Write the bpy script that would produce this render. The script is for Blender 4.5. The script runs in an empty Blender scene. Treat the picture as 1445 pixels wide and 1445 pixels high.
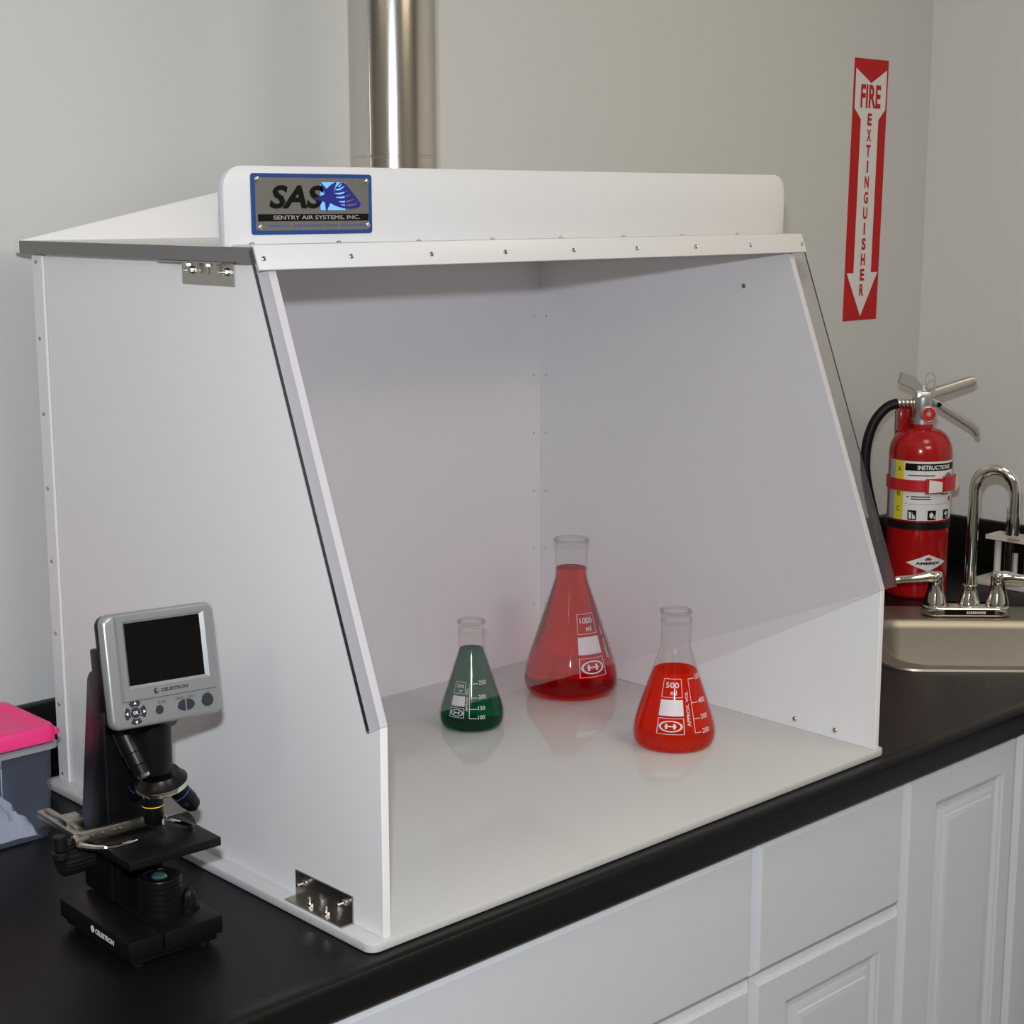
import bpy, bmesh, math, random
from mathutils import Vector, Matrix
random.seed(7)
C = bpy.context.scene.collection
SC = bpy.context.scene
# ------------------------------------------------------------------ camera, light, exposure
CAMP = Vector((-0.8898, -1.1149, 0.6728))
cd = bpy.data.cameras.new('camera'); cam = bpy.data.objects.new('camera', cd); C.objects.link(cam)
_y, _p, _r = -0.7565, -0.1838, -0.0011
_f = Vector((-math.sin(_y) * math.cos(_p), math.cos(_y) * math.cos(_p), math.sin(_p)))
_x = Vector((math.cos(_y), math.sin(_y), 0)); _u = _x.cross(_f)
_x2 = _x * math.cos(_r) + _u * math.sin(_r); _u2 = _u * math.cos(_r) - _x * math.sin(_r)
cam.matrix_world = Matrix(((_x2.x, _u2.x, -_f.x, CAMP.x), (_x2.y, _u2.y, -_f.y, CAMP.y),
                           (_x2.z, _u2.z, -_f.z, CAMP.z), (0, 0, 0, 1)))
cd.sensor_width = 36; cd.lens = 36 * 2333.65 / 1445; cd.clip_start = 0.01
SC.camera = cam
SC.view_settings.view_transform = 'Standard'; SC.view_settings.look = 'None'
SC.view_settings.gamma = 1; SC.view_settings.exposure = 0.0
SC.view_settings.use_curve_mapping = False
SC.cycles.max_bounces = 14; SC.cycles.transparent_max_bounces = 24; SC.cycles.transmission_bounces = 12
SC.cycles.sample_clamp_indirect = 4
w = bpy.data.worlds.new('World'); SC.world = w; w.use_nodes = True
w.node_tree.nodes['Background'].inputs[0].default_value = (1, .9, .78, 1)
w.node_tree.nodes['Background'].inputs[1].default_value = 0.02

def area(name, loc, target, sx, sy, power, col):
    d = bpy.data.lights.new(name, 'AREA'); d.shape = 'RECTANGLE'; d.size = sx; d.size_y = sy
    d.energy = power; d.color = col
    o = bpy.data.objects.new(name, d); C.objects.link(o); o.location = loc
    o.rotation_euler = (Vector(target) - Vector(loc)).to_track_quat('-Z', 'Y').to_euler()
    return o
def bulb(name, loc, power, rad, col):
    d = bpy.data.lights.new(name, 'POINT'); d.energy = power; d.shadow_soft_size = rad; d.color = col
    o = bpy.data.objects.new(name, d); C.objects.link(o); o.location = loc
    return o
# the camera's own flash, just above the lens
FLASH, AMB = 22.8, 31.0
area('camera_flash', CAMP + _u2 * 0.118 - _x2 * 0.012, CAMP + _f * 2, 0.045, 0.028, FLASH, (0.90, 0.955, 1.03))
# the room's warm ceiling lights, behind the photographer, plus two added fill lights
area('warm_ambient_light', (0.45, -1.75, 1.51), (0.75, -1.35, 0), 0.9, 0.9, AMB, (1, .86, .66))
area('warm_ambient_light', (1.05, -0.45, 1.51), (1.05, -0.35, 0), 0.5, 0.5, AMB * .15, (1, .84, .60))  # added wash to lift the right-hand walls, no known fixture
area('warm_ambient_light', (-1.75, -0.5, 1.51), (-1.2, -0.3, 0), 0.6, 0.6, AMB * .22, (1, .87, .70))  # added weak fill for the hood's lower left panel, no known fixture
bulb('ceiling_bulb', (0.0, -2.5, 1.42), AMB * .06, 0.05, (1, .72, .38))
bulb('ceiling_bulb', (-1.9, -1.4, 1.42), AMB * .06, 0.05, (1, .72, .38))

# ------------------------------------------------------------------ materials
def mat(name, col, rough=.5, metal=0, spec=.5, bump=None, noise=None, coat=0):
    m = bpy.data.materials.new(name); m.use_nodes = True
    nt = m.node_tree; b = nt.nodes['Principled BSDF']
    b.inputs['Base Color'].default_value = (*col, 1); b.inputs['Roughness'].default_value = rough
    b.inputs['Metallic'].default_value = metal; b.inputs['Specular IOR Level'].default_value = spec
    b.inputs['Coat Weight'].default_value = coat; b.inputs['Coat Roughness'].default_value = .05
    tc = nt.nodes.new('ShaderNodeTexCoord')
    if noise:
        sc, amt, scl = noise
        n = nt.nodes.new('ShaderNodeTexNoise'); n.inputs['Scale'].default_value = sc; n.inputs['Detail'].default_value = 4
        mp = nt.nodes.new('ShaderNodeMapping'); mp.inputs['Scale'].default_value = scl
        nt.links.new(tc.outputs['Object'], mp.inputs[0]); nt.links.new(mp.outputs[0], n.inputs['Vector'])
        mx = nt.nodes.new('ShaderNodeMix'); mx.data_type = 'RGBA'
        mx.inputs[6].default_value = (*[c * (1 - amt) for c in col], 1)
        mx.inputs[7].default_value = (*[min(1, c * (1 + amt)) for c in col], 1)
        nt.links.new(n.outputs[0], mx.inputs[0]); nt.links.new(mx.outputs[2], b.inputs['Base Color'])
    if bump:
        sc, st, scl = bump
        n = nt.nodes.new('ShaderNodeTexNoise'); n.inputs['Scale'].default_value = sc; n.inputs['Detail'].default_value = 3
        mp = nt.nodes.new('ShaderNodeMapping'); mp.inputs['Scale'].default_value = scl
        nt.links.new(tc.outputs['Object'], mp.inputs[0]); nt.links.new(mp.outputs[0], n.inputs['Vector'])
        bp = nt.nodes.new('ShaderNodeBump'); bp.inputs['Strength'].default_value = st; bp.inputs['Distance'].default_value = .002
        nt.links.new(n.outputs[0], bp.inputs['Height']); nt.links.new(bp.outputs[0], b.inputs['Normal'])
    return m

def clear(name, tint, gloss=.04, edge=None, haze=0, hazecol=(.8, .8, .8), rough=.03, ior=1.5, hazenoise=False, edgepow=None):
    """clear thin sheet: straight transmission + Fresnel gloss + a little milky haze"""
    m = bpy.data.materials.new(name); m.use_nodes = True; nt = m.node_tree
    nt.nodes.remove(nt.nodes['Principled BSDF']); out = nt.nodes['Material Output']
    tr = nt.nodes.new('ShaderNodeBsdfTransparent'); gl = nt.nodes.new('ShaderNodeBsdfGlossy')
    gl.inputs['Roughness'].default_value = rough
    tr.inputs[0].default_value = (*tint, 1)
    if edge:
        lw = nt.nodes.new('ShaderNodeLayerWeight'); lw.inputs[0].default_value = .5
        pw = nt.nodes.new('ShaderNodeMath'); pw.operation = 'POWER'; pw.inputs[1].default_value = edgepow or 4
        nt.links.new(lw.outputs['Facing'], pw.inputs[0])
        mx = nt.nodes.new('ShaderNodeMix'); mx.data_type = 'RGBA'
        mx.inputs[6].default_value = (*tint, 1); mx.inputs[7].default_value = (*edge, 1)
        nt.links.new(pw.outputs[0], mx.inputs[0]); nt.links.new(mx.outputs[2], tr.inputs[0])
    base = tr
    if haze:
        df = nt.nodes.new('ShaderNodeBsdfDiffuse'); df.inputs[0].default_value = (*hazecol, 1)
        mh = nt.nodes.new('ShaderNodeMixShader'); mh.inputs[0].default_value = haze
        nt.links.new(tr.outputs[0], mh.inputs[1]); nt.links.new(df.outputs[0], mh.inputs[2]); base = mh
        if hazenoise:
            tc = nt.nodes.new('ShaderNodeTexCoord'); n = nt.nodes.new('ShaderNodeTexNoise')
            n.inputs['Scale'].default_value = 3; n.inputs['Detail'].default_value = 6
            mr = nt.nodes.new('ShaderNodeMapRange'); mr.inputs[1].default_value = .3; mr.inputs[2].default_value = .7
            mr.inputs[3].default_value = haze * .75; mr.inputs[4].default_value = haze * 1.25
            nt.links.new(tc.outputs['Object'], n.inputs['Vector']); nt.links.new(n.outputs[0], mr.inputs[0])
            nt.links.new(mr.outputs[0], mh.inputs[0])
    # Schlick reflectance, the same on both faces of the sheet
    lf_ = nt.nodes.new('ShaderNodeLayerWeight'); lf_.inputs[0].default_value = .5
    p5 = nt.nodes.new('ShaderNodeMath'); p5.operation = 'POWER'; p5.inputs[1].default_value = 5
    nt.links.new(lf_.outputs['Facing'], p5.inputs[0])
    fr = nt.nodes.new('ShaderNodeMapRange'); f0 = ((ior - 1) / (ior + 1)) ** 2
    fr.inputs[3].default_value = f0; fr.inputs[4].default_value = 1
    nt.links.new(p5.outputs[0], fr.inputs[0])
    ms = nt.nodes.new('ShaderNodeMixShader')
    nt.links.new(fr.outputs[0], ms.inputs[0]); nt.links.new(base.outputs[0], ms.inputs[1]); nt.links.new(gl.outputs[0], ms.inputs[2])
    nt.links.new(ms.outputs[0], out.inputs[0])
    return m

def liquid(name, col, glow, mixf, ior=1.33, thru=.35):
    m = bpy.data.materials.new(name); m.use_nodes = True; nt = m.node_tree
    nt.nodes.remove(nt.nodes['Principled BSDF']); out = nt.nodes['Material Output']
    rf = nt.nodes.new('ShaderNodeBsdfRefraction'); rf.inputs['Color'].default_value = (*col, 1)
    rf.inputs['IOR'].default_value = ior; rf.inputs['Roughness'].default_value = 0
    tp = nt.nodes.new('ShaderNodeBsdfTransparent'); tp.inputs[0].default_value = (*col, 1)
    tl = nt.nodes.new('ShaderNodeBsdfTranslucent'); tl.inputs[0].default_value = (*glow, 1)
    df = nt.nodes.new('ShaderNodeBsdfDiffuse'); df.inputs[0].default_value = (*glow, 1)
    a1 = nt.nodes.new('ShaderNodeMixShader'); a1.inputs[0].default_value = thru
    nt.links.new(rf.outputs[0], a1.inputs[1]); nt.links.new(tp.outputs[0], a1.inputs[2])
    a2 = nt.nodes.new('ShaderNodeMixShader'); a2.inputs[0].default_value = .5
    nt.links.new(tl.outputs[0], a2.inputs[1]); nt.links.new(df.outputs[0], a2.inputs[2])
    a3 = nt.nodes.new('ShaderNodeMixShader'); a3.inputs[0].default_value = mixf
    nt.links.new(a1.outputs[0], a3.inputs[1]); nt.links.new(a2.outputs[0], a3.inputs[2])
    nt.links.new(a3.outputs[0], out.inputs[0])
    return m

U = (1, 1, 1)
M = {
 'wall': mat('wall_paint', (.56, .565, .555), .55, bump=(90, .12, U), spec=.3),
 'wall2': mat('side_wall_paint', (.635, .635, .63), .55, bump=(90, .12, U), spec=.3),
 'ceil': mat('ceiling_paint', (.75, .74, .71), .8), 'floor': mat('vinyl_floor', (.30, .28, .25), .5, noise=(14, .25, U)),
 'hood': mat('white_polyethylene', (.745, .74, .745), .32, spec=.35),
 'hood_front_dim': mat('white_polyethylene_dim', (.60, .60, .61), .34, spec=.3),  # the panels' white plastic, darkened to offset strong light on header and trim
 'hood_base': mat('glossy_white_board', (.53, .53, .525), .05, spec=.55),
 'shield': clear('clear_acrylic', (.934, .929, .941), haze=.030, hazecol=(.66, .64, .70), hazenoise=True, ior=1.3, rough=.02),
 'acr_edge': mat('acrylic_edge', (.028, .028, .034), .18),
 'lid_edge': mat('smoked_edge', (.14, .13, .13), .18),
 'steel': mat('screw_steel', (.62, .60, .57), .22, 1), 'bracket': mat('bracket_steel', (.40, .38, .345), .30, 1, noise=(60, .1, (1, 8, 1))),
 'screwdark': mat('screw_recess', (.06, .055, .05), .4, .3),
 'duct': mat('galvanised_duct', (.62, .59, .54), .17, 1, bump=(40, .12, (1, 1, .15)), noise=(14, .12, (1, 1, .2))),
 'tape_g': mat('green_mark', (.03, .12, .05), .4),
 'laminate': mat('black_laminate', (.0055, .0052, .0055), .33, spec=.15, bump=(420, .18, U), noise=(160, .3, U)),
 'splash': mat('black_splash', (.006, .006, .006), .4, spec=.2),
 'cab': mat('white_thermofoil', (.535, .56, .605), .38, spec=.4), 'gap': mat('cabinet_gap', (.03, .03, .03), .8),
 'plate': mat('brushed_plate', (.20, .195, .185), .45, .6, noise=(300, .12, (1, 1, .02))),
 'blue': mat('plate_blue', (.012, .05, .19), .35), 'navy': mat('logo_navy', (.012, .014, .20), .4),
 'sky': mat('logo_sky', (.20, .55, .95), .4), 'ink': mat('black_ink', (.006, .006, .006), .4, spec=.12),
 'greytxt': mat('plate_letters', (.36, .37, .38), .35, .4), 'bluetxt': mat('small_blue_print', (.05, .08, .25), .5),
 'glass': clear('flask_glass', (.985, .985, .985), edge=(.45, .42, .43), edgepow=9, ior=1.45, rough=.04),
 'rimglass': clear('rim_glass', (.93, .92, .92), edge=(.35, .3, .31), edgepow=3, ior=1.5, rough=.02),
 'print': mat('white_enamel', (.62, .57, .60), .5),
 'red1': liquid('deep_red_liquid', (1, .02, .03), (.95, .006, .012), .17, thru=.18),
 'red2': liquid('bright_red_liquid', (1, .10, .03), (1, .045, .008), .48, thru=.2),
 'green': liquid('green_liquid', (.0, .46, .28), (.0, .26, .15), .14, thru=.2),
 'redpaint': mat('red_enamel', (.37, .006, .008), .16, spec=.5), 'redstrap': mat('red_plastic', (.50, .012, .018), .3),
 'rubber': mat('black_rubber', (.006, .006, .0065), .42, spec=.25), 'bandblk': mat('black_band', (.006, .0065, .006), .4, spec=.2),
 'label': mat('white_label', (.74, .74, .75), .4), 'yellow': mat('yellow_label', (.72, .60, .03), .4),
 'greylab': mat('grey_label_print', (.42, .42, .42), .5), 'chrome': mat('chrome', (.80, .79, .76), .06, 1),
 'alu': mat('cast_metal', (.52, .52, .52), .33, .85), 'alu2': mat('handle_metal', (.50, .47, .43), .35, .6),
 'sinksteel': mat('brushed_sink_steel', (.34, .31, .265), .42, 1, bump=(60, .05, (1, 14, 14))),
 'signred': mat('sign_red', (.46, .008, .009), .5, spec=.25), 'signwhite': mat('sign_white', (.68, .67, .65), .5),
 'bodyblk': mat('scope_black', (.0035, .0035, .0038), .30, spec=.22), 'bodyblk2': mat('scope_satin_black', (.0045, .0045, .005), .36, spec=.2),
 'silver': mat('silver_plastic', (.30, .31, .32), .28, .5), 'screen': mat('dark_screen', (.0025, .0022, .002), .12, spec=.3),
 'button': mat('button_slate', (.022, .026, .036), .3), 'prntdark': mat('dark_print', (.03, .03, .035), .5),
 'prntwhite': mat('white_print', (.75, .75, .75), .5), 'ringy': mat('yellow_ring', (.80, .50, .02), .4),
 'ringb': mat('blue_ring', (.02, .07, .26), .4), 'lens': mat('lens_glass', (.12, .20, .22), .05, .6),
 'pink': mat('pink_lid', (.86, .035, .22), .35), 'binclear': clear('frosted_plastic', (.76, .79, .86), haze=.11, hazecol=(.52, .60, .76), rough=.2, ior=1.3),
 'bincl2': clear('frosted_rim', (.65, .66, .70), haze=.38, hazecol=(.72, .72, .76), rough=.2, ior=1.3),
 'pileclr': clear('translucent_film', (.85, .86, .88), haze=.8, hazecol=(.80, .80, .82), rough=.2, ior=1.4),
 'rack': mat('white_rack', (.62, .60, .56), .45), 'tube': clear('tube_glass', (.95, .95, .95), edge=(.25, .25, .25), edgepow=3),
 'bluelab': mat('blue_tape', (.02, .14, .48), .5), 'cream': mat('cream_plastic', (.66, .62, .52), .4),
}

# ------------------------------------------------------------------ mesh helpers
def tag(o, label=None, cat=None, group=None, kind=None):
    if label: o['label'] = label
    if cat: o['category'] = cat
    if group: o['group'] = group
    if kind: o['kind'] = kind
    return o
def empty(name, loc=(0, 0, 0), rz=0):
    o = bpy.data.objects.new(name, None); C.objects.link(o); o.location = loc; o.rotation_euler = (0, 0, rz)
    o.empty_display_size = .02
    return o

class MB:
    def __init__(s): s.bm = bmesh.new(); s.mats = []; s.mi = 0
    def use(s, m):
        if m not in s.mats: s.mats.append(m)
        s.mi = s.mats.index(m); return s
    def _add(s, vs, fs):
        v = [s.bm.verts.new(p) for p in vs]; out = []
        for f in fs:
            try:
                fc = s.bm.faces.new([v[i] for i in f]); fc.material_index = s.mi; out.append(fc)
            except ValueError: pass
        return v, out
    def merge(s, other, mtx=None):
        tmp = bpy.data.meshes.new('tmp'); other.to_mesh(tmp)
        if mtx: tmp.transform(mtx)
        n = len(s.bm.faces); s.bm.from_mesh(tmp); s.bm.faces.ensure_lookup_table()
        for i in range(n, len(s.bm.faces)): s.bm.faces[i].material_index = s.mi
        bpy.data.meshes.remove(tmp); return s
    def box(s, a, b, r=0, seg=2, mtx=None):
        bm = bmesh.new()
        bmesh.ops.create_cube(bm, size=1)
        a = Vector(a); b = Vector(b)
        for v in bm.verts: v.co = Vector([a[i] + (b[i] - a[i]) * (v.co[i] + .5) for i in range(3)])
        if r: bmesh.ops.bevel(bm, geom=bm.edges[:], offset=r, segments=seg, profile=.5, affect='EDGES')
        s.merge(bm, mtx); bm.free(); return s
    def prism(s, poly, org, ux, uy, n, r=0, seg=2):
        """polygon in the plane (org, ux, uy) pushed along n"""
        bm = bmesh.new(); org = Vector(org); ux = Vector(ux); uy = Vector(uy); n = Vector(n)
        v0 = [bm.verts.new(org + ux * p[0] + uy * p[1]) for p in poly]
        f = bm.faces.new(v0)
        e = bmesh.ops.extrude_face_region(bm, geom=[f])
        for v in [g for g in e['geom'] if isinstance(g, bmesh.types.BMVert)]: v.co += n
        bmesh.ops.recalc_face_normals(bm, faces=bm.faces)
        if r: bmesh.ops.bevel(bm, geom=bm.edges[:], offset=r, segments=seg, profile=.5, affect='EDGES')
        s.merge(bm); bm.free(); return s
    def flat(s, poly, fn):
        """flat polygon mapped by fn(u, v)"""
        s._add([fn(*p) for p in poly], [list(range(len(poly)))]); return s
    def patch(s, u0, u1, v0, v1, fn, nu=12, nv=1):
        vs = []; fs = []
        for j in range(nv + 1):
            for i in range(nu + 1): vs.append(fn(u0 + (u1 - u0) * i / nu, v0 + (v1 - v0) * j / nv))
        for j in range(nv):
            for i in range(nu):
                k = j * (nu + 1) + i; fs.append([k, k + 1, k + nu + 2, k + nu + 1])
        s._add(vs, fs); return s
    def frame(s, u0, u1, v0, v1, t, fn, nu=10):
        tv = t if not isinstance(t, tuple) else t[1]; tu = t if not isinstance(t, tuple) else t[0]
        s.patch(u0, u1, v0, v0 + tv, fn, nu); s.patch(u0, u1, v1 - tv, v1, fn, nu)
        s.patch(u0, u0 + tu, v0 + tv, v1 - tv, fn, 1, 6); s.patch(u1 - tu, u1, v0 + tv, v1 - tv, fn, 1, 6); return s
    def lathe(s, prof, org=(0, 0, 0), axis=(0, 0, 1), seg=32, cap0=False, cap1=False):
        ax = Vector(axis).normalized(); q = Vector((0, 0, 1)).rotation_difference(ax); org = Vector(org)
        vs = []; fs = []
        for z, r in prof:
            for k in range(seg):
                a = 2 * math.pi * k / seg
                vs.append(org + q @ Vector((r * math.cos(a), r * math.sin(a), z)))
        n = len(prof)
        for i in range(n - 1):
            for k in range(seg):
                a = i * seg + k; b = i * seg + (k + 1) % seg
                fs.append([a, b, b + seg, a + seg])
        if cap0: fs.append(list(range(seg))[::-1])
        if cap1: fs.append([(n - 1) * seg + k for k in range(seg)])
        s._add(vs, fs); return s
    def cyl(s, p0, p1, r, r1=None, seg=20, bev=0):
        p0 = Vector(p0); p1 = Vector(p1); L = (p1 - p0).length; r1 = r if r1 is None else r1
        pr = [(0, r), (L, r1)] if not bev else [(0, r - bev), (bev, r), (L - bev, r1), (L, r1 - bev)]
        return s.lathe(pr, p0, p1 - p0, seg, True, True)
    def tube(s, pts, r, seg=12, caps=True):
        pts = [Vector(p) for p in pts]; n = len(pts); rs = r if isinstance(r, list) else [r] * n
        t = (pts[1] - pts[0]).normalized(); up = Vector((0, 0, 1)) if abs(t.z) < .9 else Vector((1, 0, 0))
        nx = (up - t * up.dot(t)).normalized(); vs = []; fs = []
        for i in range(n):
            tn = (pts[min(i + 1, n - 1)] - pts[max(i - 1, 0)]).normalized()
            nx = (nx - tn * nx.dot(tn)).normalized(); ny = tn.cross(nx)
            for k in range(seg):
                a = 2 * math.pi * k / seg; vs.append(pts[i] + (nx * math.cos(a) + ny * math.sin(a)) * rs[i])
        for i in range(n - 1):
            for k in range(seg):
                a = i * seg + k; b = i * seg + (k + 1) % seg; fs.append([a, b, b + seg, a + seg])
        if caps: fs.append(list(range(seg))[::-1]); fs.append([(n - 1) * seg + k for k in range(seg)])
        s._add(vs, fs); return s
    def sphere(s, c, r, sz=1, seg=16, rings=8, half=False):
        pr = [(math.sin(a) * r * sz, math.cos(a) * r) for a in
              [(-math.pi / 2 if not half else 0) + (math.pi if not half else math.pi / 2) * i / rings * .999 for i in range(rings + 1)]]
        return s.lathe(pr, c, (0, 0, 1), seg, True, True)
    def text(s, txt, x, y, h, fn, width=None, bold=0, shear=0, align='C', rot=0):
        cu = bpy.data.curves.new('t', 'FONT'); cu.body = txt; cu.offset = bold; cu.shear = shear; cu.resolution_u = 3
        ob = bpy.data.objects.new('t', cu); C.objects.link(ob)
        bpy.context.view_layer.update()
        me = bpy.data.meshes.new_from_object(ob.evaluated_get(bpy.context.evaluated_depsgraph_get()))
        bpy.data.objects.remove(ob); bpy.data.curves.remove(cu)
        xs = [v.co.x for v in me.vertices]; ys = [v.co.y for v in me.vertices]
        x0, x1, y0, y1 = min(xs), max(xs), min(ys), max(ys)
        k = h / (y1 - y0); kx = k if width is None else width / (x1 - x0); W = (x1 - x0) * kx
        ox = {'C': -W / 2, 'L': 0, 'R': -W}[align]; ca, sa = math.cos(rot), math.sin(rot)
        vs = []
        for v in me.vertices:
            a = (v.co.x - x0) * kx + ox; b = (v.co.y - y0) * k - h / 2
            vs.append(fn(x + a * ca - b * sa, y + a * sa + b * ca))
        s._add(vs, [list(p.vertices) for p in me.polygons]); bpy.data.meshes.remove(me); return s
    def build(s, name, m=None, parent=None, smooth=35, off=None, label=None):
        me = bpy.data.meshes.new(name)
        bm = s.bm
        if off is not None: bmesh.ops.translate(bm, verts=bm.verts, vec=-Vector(off))
        bmesh.ops.recalc_face_normals(bm, faces=bm.faces) if m is not None and getattr(s, 'recalc', True) else None
        bm.to_mesh(me); bm.free()
        for mm in (s.mats or [m]): me.materials.append(mm)
        for p in me.polygons: p.use_smooth = bool(smooth)
        if smooth: me.set_sharp_from_angle(angle=math.radians(smooth))
        o = bpy.data.objects.new(name, me); C.objects.link(o)
        if parent: o.parent = parent
        if label: o['label'] = label
        return o
def rrect(x0, x1, y0, y1, r, n=6, corners=(1, 1, 1, 1)):
    out = []
    for (cx, cy, a, c) in ((x1 - r, y1 - r, 0, corners[0]), (x0 + r, y1 - r, 90, corners[1]), (x0 + r, y0 + r, 180, corners[2]), (x1 - r, y0 + r, 270, corners[3])):
        if c:
            for i in range(n + 1):
                t = math.radians(a + 90 * i / n); out.append((cx + r * math.cos(t), cy + r * math.sin(t)))
        else:
            t = math.radians(a + 45); out.append((cx + r * (1 if math.cos(t) > 0 else -1), cy + r * (1 if math.sin(t) > 0 else -1)))
    return out
def arc(c, r, a0, a1, n, ux, uy):
    c = Vector(c); return [c + Vector(ux) * (r * math.cos(a0 + (a1 - a0) * i / n)) + Vector(uy) * (r * math.sin(a0 + (a1 - a0) * i / n)) for i in range(n + 1)]
def bez(p0, p1, p2, p3, n=12):
    P = [Vector(p) for p in (p0, p1, p2, p3)]
    return [P[0] * (1 - t) ** 3 + P[1] * 3 * t * (1 - t) ** 2 + P[2] * 3 * t * t * (1 - t) + P[3] * t ** 3 for t in [i / n for i in range(n + 1)]]
def spline(pts, n=6):
    P = [Vector(p) for p in pts]; out = []
    for i in range(len(P) - 1):
        a = P[max(i - 1, 0)]; b = P[i]; c = P[i + 1]; d = P[min(i + 2, len(P) - 1)]
        for k in range(n):
            t = k / n
            out.append(.5 * ((2 * b) + (c - a) * t + (2 * a - 5 * b + 4 * c - d) * t * t + (3 * b - a - 3 * c + d) * t ** 3))
    out.append(P[-1]); return out

# ------------------------------------------------------------------ the setting
XC, YW, ZF, ZC = 1.874, 0.6696, -0.91, 1.53
def struct(name, a, b, m):
    return tag(MB().box(a, b).build(name, m, smooth=0), kind='structure')
struct('wall_back', (-2.6, YW, ZF), (XC, YW + .1, ZC), M['wall'])
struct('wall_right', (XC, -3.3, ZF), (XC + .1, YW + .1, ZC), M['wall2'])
struct('wall_left', (-2.7, -3.3, ZF), (-2.6, YW + .1, ZC), M['wall'])
struct('wall_front', (-2.7, -3.4, ZF), (XC + .1, -3.3, ZC), M['wall'])
struct('floor', (-2.7, -3.4, ZF - .1), (XC + .1, YW + .1, ZF), M['floor'])
struct('ceiling', (-2.7, -3.4, ZC), (XC + .1, YW + .1, ZC + .1), M['ceil'])

# ------------------------------------------------------------------ countertop (L-shaped, black laminate)
YF = -0.0282; T0 = -0.018; R2 = math.sqrt(2)
def dgi(t, s, z=0): return Vector(((s * R2 + t * R2 + 1.204) / 2, (s * R2 - t * R2 - 1.204) / 2, z))
SK = dgi(T0, 1.13)                                                 # middle of the corner sink
ct = empty('countertop', (0, 0, 0)); tag(ct, 'black laminate countertop running under the white fume hood and corner sink', 'countertop')
def slab():
    bm = bmesh.new(); xl = -1.5
    outer = [(xl, YF + .025), (1.204 - .0 + .025, YF + .025), (1.229, -1.9), (XC - .001, -1.9), (XC - .001, YW - .001), (xl, YW - .001)]
    hole = [SK + Vector(((x + y) / R2, (y - x) / R2, 0)) for x, y in rrect(-.183, .183, -.183, .183, .04)]
    def loop(pts):
        v = [bm.verts.new((p[0], p[1], 0)) for p in pts]
        return [bm.edges.new((v[i], v[(i + 1) % len(v)])) for i in range(len(v))]
    e = loop(outer) + loop(hole)
    r = bmesh.ops.triangle_fill(bm, edges=e, use_beauty=True, use_dissolve=False)
    fs = bm.faces[:]
    ex = bmesh.ops.extrude_face_region(bm, geom=fs)
    for v in [g for g in ex['geom'] if isinstance(g, bmesh.types.BMVert)]: v.co.z -= .035
    bmesh.ops.recalc_face_normals(bm, faces=bm.faces)
    return bm
mb = MB(); sb = slab(); mb.merge(sb); sb.free()
nose = [(-.0252, -.034), (-.0252, 0), (-.019, .0002), (-.015, .0012), (-.010, .0018), (-.005, .0012), (-.0015, -.0012), (0, -.005), (0, -.030), (-.002, -.034), (-.004, -.035)]
mb.prism([(-p[0], p[1]) for p in nose], (-1.5, YF, 0), (0, 1, 0), (0, 0, 1), (1.5 + 1.206, 0, 0))
mb.prism([(-p[0], p[1]) for p in nose], (1.204, -1.9, 0), (1, 0, 0), (0, 0, 1), (0, 1.9 + YF, 0))
mb.build('counter_slab', M['laminate'], ct)
mb = MB(); mb.box((-1.5, YW - .0187, 0.0003), (XC - .0187, YW - .001, .0875), .003)
mb.build('backsplash', M['splash'], ct)
mb = MB(); mb.box((XC - .0187, -1.9, 0.0003), (XC - .001, YW - .001, .0875), .003)
mb.build('backsplash', M['splash'], ct)

# ------------------------------------------------------------------ base cabinets
YB = YF + .012                                                    # front faces of drawers and doors
def front_panel(name, x0, x1, z0, z1, parent, raised=False, lin=.06, rin=.045, tin=.045):
    """a door or drawer front with a bevelled rim; a raised centre panel on doors"""
    mb = MB(); bv = .008
    def ring(ix0, ix1, iz0, iz1, y): return [(x0 + ix0, y, z0 + iz0), (x1 - ix1, y, z0 + iz0), (x1 - ix1, y, z1 - iz1), (x0 + ix0, y, z1 - iz1)]
    rings = [ring(0, 0, 0, 0, YB + .019), ring(0, 0, 0, 0, YB + bv + .001), ring(.001, .001, .001, .001, YB + bv - .0005), ring(bv - .001, bv - .001, bv - .001, bv - .001, YB + .0016), ring(bv + .001, bv + .001, bv + .001, bv + .001, YB)]
    if raised:
        for d, y in ((0, 0), (.001, .0035), (.004, .004), (.010, .0075), (.016, .0078), (.0165, .006), (.021, .0045), (.026, .0042), (.027, .002), (.032, .0008), (.036, .0008)):
            rings.append(ring(lin + d, rin + d, tin + d, tin + d, YB + y))
    vs = [p for r in rings for p in r]; fs = []
    for i in range(len(rings) - 1):
        for k in range(4):
            a = i * 4 + k; b = i * 4 + (k + 1) % 4; fs.append([a, b, b + 4, a + 4])
    n = len(rings); fs.append([(n - 1) * 4 + k for k in range(4)]); fs.append([3, 2, 1, 0])
    mb._add(vs, fs)
    return mb.build(name, M['cab'], parent, smooth=20)
def cabinet(x0, x1, label, parts):
    r = empty('base_cabinet', (0, 0, 0)); tag(r, label, 'cabinet', 'white base cabinets under the black counter')
    mb = MB().use(M['gap']).box((x0 + .0005, YB + .0195, ZF + .1), (x1 - .0005, .55, -.0355)).use(M['cab'])
    mb.box((x0 + .002, .03, ZF), (x1 - .002, .55, ZF + .1)); mb.build('cabinet_body', M['cab'], r, smooth=0)
    for kind, a, b, z0, z1, kw in parts: front_panel(kind, a, b, z0, z1, r, kind == 'door', **kw)
    return r
g = .0012
cabinet(-.385, -.0842, 'white base cabinet beneath the microscope end of the counter', [('drawer_front', -.385 + g, -.0842 - g, -.205, -.04, {}), ('door', -.385 + g, -.0842 - g, ZF + .11, -.2075, {})])
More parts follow.
